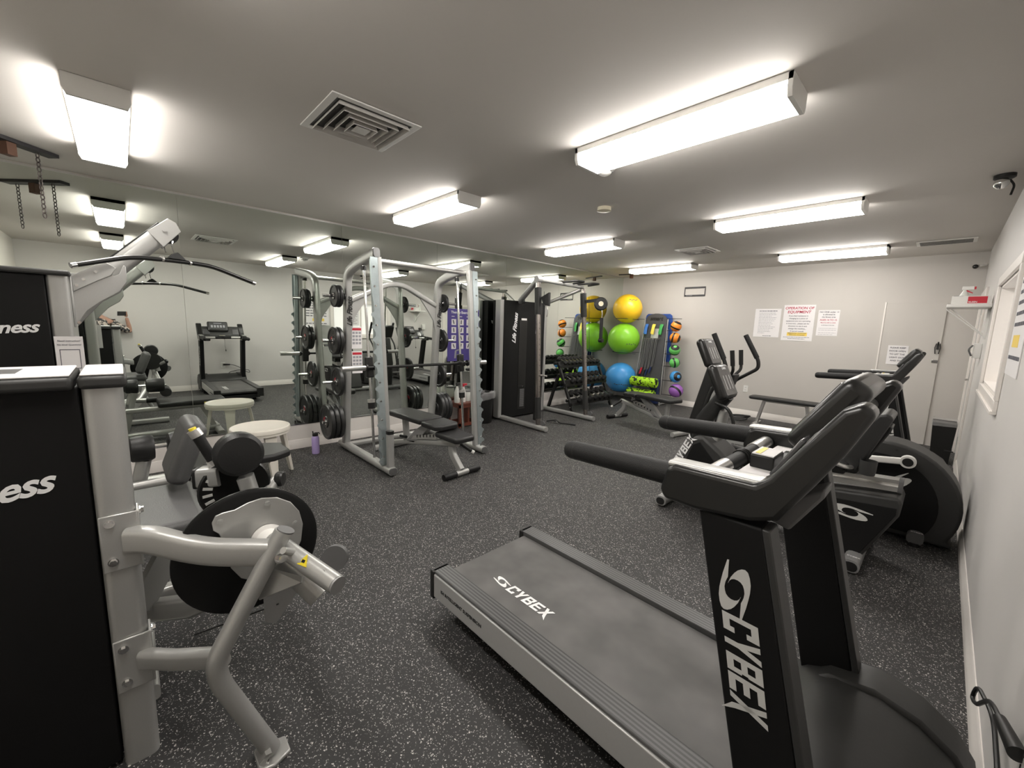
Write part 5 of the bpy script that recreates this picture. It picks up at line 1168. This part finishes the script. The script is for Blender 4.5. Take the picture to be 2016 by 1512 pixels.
for z in (1.30,): m.cyl(rk(0.67, 1.225, -0.03), rk(1.03, 1.225, -0.03), 0.006)
for k in range(6): m.cyl(rk(0.69+0.06*k, 1.225, 0), rk(0.69+0.06*k, 1.225, -0.05), 0.005)
m.build('hook_rail', 'chrome', t)
def hoop(z, xc, yc_, r_, x_in):
    m = MB(); m.tube([(x_in, -0.20, z)] + [(xc+r_*math.cos(R(a)), yc_+r_*math.sin(R(a)), z) for a in range(60, 310, 14)] + [(x_in, -0.40, z-0.02)], 0.005, n=8)
    return m
hoop(1.592, 0.40, -0.44, 0.205, 0.64).build('ball_hoop', 'bracket', t)
hoop(0.945, 0.36, -0.44, 0.200, 0.62).build('ball_hoop', 'bracket', t)
hoop(0.180, 0.345, -0.44, 0.175, 0.60).build('ball_hoop', 'bracket', t)
MB().cyl((1.08, -0.17, 1.608), (1.36, -0.17, 1.608), 0.005).build('cross_rod', 'bracket', t)
small = ((1.325, 1.470, 0.095, 'orange', 'orange medicine ball, uppermost beside the storage rack', 50, 0), (1.325, 1.262, 0.095, 'orange', 'orange medicine ball, second from the top beside the storage rack', 50, 2),
         (1.335, 1.040, 0.098, 'green2', 'green medicine ball with slanted bands, third from the top', 50, 0), (1.355, 0.812, 0.092, 'green2', 'green medicine ball, the lower of the two green ones', 50, 2),
         (1.395, 0.560, 0.105, 'blue', 'blue banded medicine ball below the green ones', 45, 0), (1.425, 0.310, 0.125, 'purple2', 'purple medicine ball, lowest beside the storage rack', 40, 2))
cols = dict(orange=(0.85, 0.27, 0.03), green2=(0.14, 0.55, 0.12), blue=(0.06, 0.33, 0.74), purple2=(0.36, 0.14, 0.52))
for i, (x, z, r, mm, lb, fq, ax_) in enumerate(small):
    m_ = stripe_mat('banded_%s_%d' % (mm, i), (0.012, 0.012, 0.012), cols[mm], 6.2/r*0.95, 2 if ax_ == 0 else 0, -0.62)
    b = MB().sph((0, 0, 0), r, 32, 20).build('medicine_ball', m_, loc=(0, 0, 0)); b.location = (x, -0.30, z); b.rotation_euler = (R(20*i), R(25-12*i), R(15*i))
    tag(b, lb, 'medicine ball', 'medicine balls on the storage rack')
    m = MB().tube([rk(1.10, z-r*0.8, 0), (x, -0.30+r*0.6, z-r*0.86), (x+0.02, -0.30-r*0.5, z-r*0.88)], 0.005, n=8).tube([rk(1.10, z-r*0.8, 0), (x-r*0.6, -0.30, z-r*0.86), (x-r*0.5, -0.30-r*0.5, z-r*0.88)], 0.005, n=8)
    m.build('ball_cradle', 'bracket', t)
mt = MB().prism([(0.60, 0, 1.60), (0.615, 0, 1.67), (0.65, 0, 1.70), (1.09, 0, 1.70), (1.13, 0, 1.67), (1.145, 0, 1.60), (1.155, 0, 0.80), (0.66, 0, 0.80)], (0, 0.02, 0))
for i in range(len(mt.v)): mt.v[i] = mt.v[i] + V((0, -0.085, 0))
tag(mt.build('exercise_mat', 'mat_b', loc=(0.86, -0.08, 0.80), bev=0.004), 'blue exercise mat hanging behind the grey storage rack', 'exercise mat')
nv = MB().box((1.00, -0.475, 0.03), (1.165, -0.40, 0.50)); tag(nv.build('folded_mat', 'navy', loc=(1.08, -0.45, 0.03), bev=0.02), 'folded dark navy mat standing behind the foam rollers', 'exercise mat')
for x, mm, lb in ((0.70, 'band_b', 'blue folded resistance band hung on the storage rack'), (0.845, 'band_y', 'yellow folded resistance band hung on the storage rack'), (1.0, 'band_g', 'green folded resistance band hung on the storage rack')):
    o = thing('resistance_band', lb, 'exercise band', rk(x, 1.30, -0.03), 'bands hung on the storage rack')
    MB().sweep([rk(x+0.005, 1.50, -0.02), rk(x, 1.42, -0.045), rk(x-0.006, 1.31, -0.035)], rrect(0.058, 0.022, 0.008), ref=(0, 1, 0)).build('band', mm, o)
    MB().sweep([rk(x-0.022, 1.49, -0.03), rk(x-0.026, 1.33, -0.055)], rrect(0.016, 0.012, 0.005), ref=(0, 1, 0)).build('loose_end', mm, o)
for k, (x, l, mm, lb) in enumerate(((0.70, 0.62, 'char', 'black elastic tube hanging at the rack edge beside the green ball'), (0.745, 0.58, 'red', 'elastic tube with a red handle hanging on the storage rack'), (0.80, 0.62, 'char', 'grey elastic tube hanging beside the red handled one'),
                                    (0.86, 0.60, 'navy', 'elastic tube hanging at the middle of the storage rack'), (0.93, 0.55, 'navy', 'dark elastic tube hanging right of the middle of the storage rack'))):
    o = thing('elastic_tube', lb, 'exercise band', rk(x, 0.9, -0.04), 'elastic tubes hung on the storage rack')
    MB().tube([rk(x, 1.235, -0.05), rk(x-0.005, 0.9, -0.05), rk(x-0.012, 1.23-l, -0.05)], 0.009, n=8).tube([rk(x+0.03, 1.235, -0.05), rk(x+0.022, 0.9, -0.05), rk(x+0.008, 1.26-l, -0.05)], 0.008, n=8).build('tube', 'grey_p', o)
    MB().cyl(rk(x-0.008, 1.25-l, -0.06), rk(x-0.035, 1.13-l, -0.06), 0.018).build('handle', mm, o)
for z, x0, x1, r, lb in ((0.43, 0.66, 1.17, 0.088, 'lime green and black foam roller, upper of the two'), (0.215, 0.60, 1.14, 0.075, 'lime green and black foam roller lying below the other')):
    o = thing('foam_roller', lb, 'foam roller', ((x0+x1)/2, -0.56, z), 'foam rollers')
    MB().lathe([(r*0.45, 0), (r*0.9, 0.0), (r, 0.01), (r, x1-x0-0.01), (r*0.9, x1-x0), (r*0.45, x1-x0), (r*0.45, 0)], (x0, -0.56, z), (1, 0, 0), n=32).build('roller', 'mottle', o)
    MB().cyl((x0+0.004, -0.56, z), (x1-0.004, -0.56, z), r*0.5).build('core', 'rubber', o)
m = MB()
for z in (0.335, 0.135):
    for x in (0.72, 1.08): m.tube([rk(x, z, 0), (x, -0.50, z), (x, -0.645, z+0.015), (x, -0.66, z+0.05)], 0.006, n=8)
m.build('roller_arm', 'bracket', t)
MB().sweep([(0.60, -0.38, 0.02), (0.60, -0.08, 0.02)], rrect(0.04, 0.03, 0.01)).sweep([(1.16, -0.38, 0.02), (1.16, -0.08, 0.02)], rrect(0.04, 0.03, 0.01)).build('base_foot', 'silver_d', t)

# ------------------------------------------------------------------ bins, little table, bottles
t = thing('trash_can', 'black round trash can with clear bag between table and cable machine', 'trash can', (0.235, -3.87, 0))
MB().lathe([(0.12, 0.0), (0.128, 0.01), (0.150, 0.42), (0.156, 0.425), (0.156, 0.44), (0.146, 0.44), (0.144, 0.42), (0.118, 0.02), (0.001, 0.02)], (0.235, -3.87, 0), n=36).build('bin', 'black', t)
bg = MB().lathe([(0.142, 0.42), (0.148, 0.445), (0.160, 0.452), (0.168, 0.43), (0.170, 0.40), (0.166, 0.365), (0.159, 0.345)], (0.235, -3.87, 0), n=44)
for i, v in enumerate(bg.v):
    a_ = math.atan2(v.y+3.87, v.x-0.235); w_ = 0.010*math.sin(7*a_)+0.006*math.sin(17*a_+1); bg.v[i] = v + V((w_*math.cos(a_), w_*math.sin(a_), 0.018*math.sin(2*a_+0.8)+0.006*math.sin(9*a_)))
bg.build('bin_liner', 'clear', t)
t = thing('side_table', 'red brown open wooden crate table holding cleaning bottles', 'side table', (0.19, -4.19, 0))
m = MB()
TX0, TX1, TY0, TY1, TZ = 0.06, 0.34, -4.36, -4.02, 0.335
for x in (TX0, TX1-0.03):
    for y in (TY0, TY1-0.03): MB().box((x, y, 0), (x+0.03, y+0.03, TZ-0.02)).build('leg', 'wood', t, bev=0.002)
MB().box((TX0-0.01, TY0-0.01, TZ-0.02), (TX1+0.01, TY1+0.01, TZ)).build('table_top', 'wood', t, bev=0.003)
m = MB(); m.box((TX0, TY0, 0.02), (TX1, TY0+0.02, 0.06)).box((TX0, TY1-0.02, 0.02), (TX1, TY1, 0.06)).box((TX0, TY0, 0.02), (TX0+0.02, TY1, 0.06)).box((TX1-0.02, TY0, 0.02), (TX1, TY1, 0.06)).box((TX0, TY0, 0.27), (TX1, TY0+0.02, 0.315)).box((TX1-0.02, TY0, 0.27), (TX1, TY1, 0.315))
m.build('apron', 'wood', t)
MB().box((TX0+0.01, -4.20, 0.05), (TX1-0.03, -4.17, 0.31)).build('divider', 'wood', t)
def bottle(x, y, z, r, h, body, cap, label, spray=False):
    o = thing('cleaning_bottle', label, 'bottle', (x, y, z), 'cleaning bottles on the crate table')
    MB().lathe([(r*0.9, 0), (r, 0.008), (r, h*0.52), (r*0.42, h*0.78), (r*0.38, h*0.84), (0.001, h*0.84)], (x, y, z), n=22).build('body', body, o)
    MB().cyl((x, y, z+h*0.84), (x, y, z+h*0.90), r*0.45).build('cap', cap, o)
    if spray: MB().box((x-0.014, y-0.014, z+h*0.90), (x+0.014, y+0.05, z+h), ).build('spray_head', cap, o, bev=0.003)
    return o
bottle(0.24, -4.335, TZ, 0.038, 0.27, 'clearb', 'char', 'tall pale cleaning spray bottle at the plate side of the crate table', True)
bottle(0.25, -4.235, TZ, 0.032, 0.255, 'white', 'red', 'white bottle with red cap on the crate table', True)
o = thing('storage_jar', 'clear plastic tub of wipes on the crate table', 'tub', (0.20, -4.13, TZ))
MB().lathe([(0.055, 0), (0.058, 0.01), (0.058, 0.13), (0.001, 0.135)], (0.20, -4.14, TZ), n=28).build('tub', 'clearb', o)
MB().cyl((0.20, -4.14, TZ+0.135), (0.20, -4.14, TZ+0.15), 0.06).build('lid', 'grey_p', o)
o = thing('paper_towel_pack', 'upright white pack of wipes on the crate table behind the smith column', 'box', (0.30, -4.06, TZ))
MB().box((0.27, -4.09, TZ), (0.33, -4.03, TZ+0.145)).build('pack', 'white', o, bev=0.004)
t = thing('trash_can', 'tall square black trash can with white liner near the back corner', 'trash can', (4.80, -0.84, 0))
b_ = MB().add([(4.735, -0.97, 0), (4.885, -0.97, 0), (4.885, -0.73, 0), (4.735, -0.73, 0), (4.71, -0.99, 0.46), (4.905, -0.99, 0.46), (4.905, -0.71, 0.46), (4.71, -0.71, 0.46)], [(0, 3, 2, 1), (4, 5, 6, 7), (0, 1, 5, 4), (1, 2, 6, 5), (2, 3, 7, 6), (3, 0, 4, 7)])
b_.build('bin', 'black', t, bev=0.006)
lb_ = MB().sweep([(4.808, -0.85, 0.425), (4.808, -0.85, 0.45), (4.808, -0.85, 0.485)], rrect(0.205, 0.292, 0.02), ref=(0, 1, 0), caps=False)
for i, v in enumerate(lb_.v): lb_.v[i] = v + V((0, 0, 0.005*math.sin(i*1.9)))
lb_.build('bin_liner', 'clear', t)
MB().bar((4.84, -1.0, 0.16), (4.90, -1.06, 0.165), 0.02, 0.012).build('pedal', 'black', t)

# ------------------------------------------------------------------ purple poster on the mirror, sheet on the window
t = thing('exercise_poster', 'purple exercise poster with white figure squares fixed to the mirror', 'poster', (0.002, -4.05, 0.88))
MB().box((0.0012, -4.335, 0.875), (0.0028, -3.79, 1.60)).build('sheet', 'purple', t)
m = MB(); m2 = MB()
for k in range(4):
    for j in range(4):
        y0, z0 = -4.27+0.128*k, 1.375-0.110*j
        m.box((0.0028, y0, z0), (0.0034, y0+0.078, z0+0.082)); m2.obox((0.0037, y0+0.038+random.uniform(-.006, .006), z0+0.042), (0, random.uniform(-.4, .4), 1), (0, 1, 0), (1, 0, 0), 0.055, 0.018, 0.0006)
for k in range(4): m.box((0.0028, -4.27+0.128*k, 1.49), (0.0034, -4.27+0.128*k+0.05, 1.498))
m.build('picture_square', 'paper', t); m2.build('printed_figure', 'ink', t)
text('Therapy Exercise', (0.003, -4.28, 1.535), (0, 1, 0), (0, 0, 1), 0.048, 'decal_w', 'lettering', t, bold=0.02)
m = MB(); m.obox((0.0032, -4.20, 0.97), (0, 0.1, 1), (0, 1, 0), (1, 0, 0), 0.11, 0.03, 0.0006).obox((0.0032, -4.15, 1.03), (0, 1, 0.2), (0, 0, 1), (1, 0, 0), 0.10, 0.018, 0.0006); m.build('drawing', 'ink_g', t)
t = thing('window_notice', 'white sheet of printed lines taped inside the window recess', 'sign', (W+0.076, -3.47, 1.3))
MB().box((W+0.077, -3.66, 1.28), (W+0.0795, -3.42, 1.76)).build('sheet', 'paper', t)
mb = MB()
for k in range(10): mb.box((W+0.0755, -3.64, 1.70-0.042*k), (W+0.0775, -3.45-random.uniform(0, 0.06), 1.712-0.042*k))
mb.build('text_line', 'ink_g', t)

# ------------------------------------------------------------------ the photographer (seen only in the mirror)
def skin_body(name, verts, edges, radii, m_, parent, sub=2):
    me = bpy.data.meshes.new(name); off = ORG.get(parent.name, V((0, 0, 0)))
    me.from_pydata([tuple(V(v)-off) for v in verts], edges, []); o = bpy.data.objects.new(name, me); COL.objects.link(o); o.parent = parent; ORG[o.name] = off
    sk = o.modifiers.new('skin', 'SKIN'); sk.use_smooth_shade = True
    lay = me.skin_vertices[0] if me.skin_vertices else None
    if lay is None:
        bpy.context.view_layer.objects.active = o
        import bmesh
        bm = bmesh.new(); bm.from_mesh(me); bm.verts.layers.skin.verify(); bm.to_mesh(me); bm.free(); lay = me.skin_vertices[0]
    for i, r in enumerate(radii): lay.data[i].radius = (r, r) if not isinstance(r, tuple) else r
    lay.data[0].use_root = True
    sb = o.modifiers.new('smooth', 'SUBSURF'); sb.levels = sub; sb.render_levels = sub
    me.materials.append(M[m_]); return o
FW = V((-0.72, 0.69, 0)); RT = V((0.69, 0.72, 0)); UPV = V((0, 0, 1)); B0 = V((4.70, -7.865, 0))
def bp(r, f, z): return B0 + RT*r + FW*f + UPV*z
ph = thing('person', 'photographer in a floral top holding up a phone, glimpsed in the mirror', 'person', B0)
CAM = V((4.69815, -7.57157, 1.38964)); hand = CAM + rt*0.128 - fw*0.030; wrist = hand + V((0.012, 0.008, -0.065)); elbow = V((4.868, -7.455, 1.085)); sh_r = bp(0.135, 0.00, 1.30)
# one continuous body: pelvis, spine, neck, legs, arms
vs = [bp(0, 0, .88), bp(0, .01, 1.02), bp(0, .01, 1.18), bp(0, 0, 1.30), bp(0, 0, 1.385), bp(0, .01, 1.44), bp(0, .015, 1.51), bp(0, .01, 1.57),
      bp(.075, 0, .86), bp(.085, .02, .47), bp(.085, -.01, .09), bp(.085, .09, .035), bp(-.075, 0, .86), bp(-.085, .02, .47), bp(-.085, -.01, .09), bp(-.085, .09, .035),
      sh_r, elbow, wrist, bp(-.135, 0, 1.30), bp(-.17, .02, 1.06), bp(-.13, .14, .92)]
ed = [(0, 1), (1, 2), (2, 3), (3, 4), (4, 5), (5, 6), (6, 7), (0, 8), (8, 9), (9, 10), (10, 11), (0, 12), (12, 13), (13, 14), (14, 15), (3, 16), (16, 17), (17, 18), (3, 19), (19, 20), (20, 21)]
ra = [.105, .098, .105, .095, .045, .062, .082, .066, .078, .052, .036, .032, .078, .052, .036, .032, .050, .036, .024, .050, .036, .024]
body = skin_body('body', vs, ed, ra, 'skin', ph)
top_ = skin_body('floral_top', [bp(0, 0, .90), bp(0, .01, 1.02), bp(0, .01, 1.18), bp(0, 0, 1.305), sh_r, sh_r*0.02+elbow*0.98, bp(-.135, 0, 1.30), bp(-.158, .01, 1.15)], [(0, 1), (1, 2), (2, 3), (3, 4), (4, 5), (3, 6), (6, 7)], [.120, .112, .118, .108, .066, .056, .066, .058], 'floral', ph)
tr_ = skin_body('trousers', [bp(0, 0, .90), bp(.08, 0, .84), bp(.086, .02, .47), bp(.086, -.01, .12), bp(-.08, 0, .84), bp(-.086, .02, .47), bp(-.086, -.01, .12)], [(0, 1), (1, 2), (2, 3), (0, 4), (4, 5), (5, 6)], [.110, .090, .064, .052, .090, .064, .052], 'jean', ph)
for s in (-1, 1):
    MB().sph(bp(s*.085, .05, .03), .05, 16, 10, (1, 1, 1)).build('shoe', 'black', ph)
hr = MB().sph(bp(0, -.035, 1.555), 0.088, 20, 12, (1.0, 1.0, 1.08)); hr.build('hair', 'hair', ph)
MB().sph(bp(0, -.055, 1.46), 0.072, 20, 12, (1.0, 1.0, 1.5)).build('hair', 'hair', ph)
m = MB()
for s in (-1, 1): m.sph(bp(s*.028, .088, 1.535), .010, 10, 8)
m.build('eyes', 'white', ph)
m = MB()
for s in (-1, 1): m.sph(bp(s*.028, .096, 1.535), .005, 8, 6)
m.build('pupils', 'black', ph)
MB().sph(bp(0, .098, 1.508), .013, 12, 8, (1, 1, 1.3)).build('nose', 'skin', ph)
MB().sph(bp(0, .086, 1.478), .016, 12, 8, (1.2, 1.2, .35)).build('mouth', 'ink_r', ph)
for s in (-1, 1): MB().sph(bp(s*.082, 0, 1.525), .018, 10, 8, (.7, .7, 1.3)).build('ear', 'skin', ph)
# hand: palm with five separate fingers closing on the phone's end
palm = [wrist, (wrist+hand)/2+V((0, 0, .012)), hand]
pd_ = (hand-wrist).normalized()
skin_body('hand', [palm[0], palm[1], palm[2]], [(0, 1), (1, 2)], [.022, .026, .024], 'skin', ph)
for k in range(4):
    base = CAM + rt*0.130 - fw*0.022 + UPV*(0.024-0.0165*k); mid = CAM + rt*0.126 + fw*0.004 + UPV*(0.025-0.0165*k); tip = CAM + rt*(0.098+0.003*abs(k-1.5)) + fw*0.0065 + UPV*(0.024-0.0155*k)
    skin_body('finger', [base, mid, tip], [(0, 1), (1, 2)], [.0085, .0078, .0062], 'skin', ph, 1)
th0 = hand - UPV*0.020 + fw*0.004
skin_body('thumb', [th0, th0 - RT*0.022 + UPV*0.004, th0 - RT*0.045 + UPV*0.012], [(0, 1), (1, 2)], [.0105, .009, .0075], 'skin', ph, 1)
pc = V((4.69815, -7.57157, 1.38964)) - fw*0.010 + rt*0.048
tp = thing('phone', 'dark phone held sideways by the photographer, seen in the mirror', 'phone', pc)
MB().obox(pc, rt, up, fw, 0.148, 0.072, 0.008).build('case', 'char', tp, bev=0.003, seg=3)
MB().obox(pc-fw*0.0042, rt, up, fw, 0.14, 0.066, 0.0006).build('screen', 'screen', tp)
for dx, dz in ((-0.048, 0.012), (-0.048, -0.012)):
    if dx < 0: MB().cyl(pc+rt*(dx-0.014)+up*dz+fw*0.004, pc+rt*(dx-0.014)+up*dz+fw*0.0055, 0.007).build('camera_lens', 'black_g', tp)
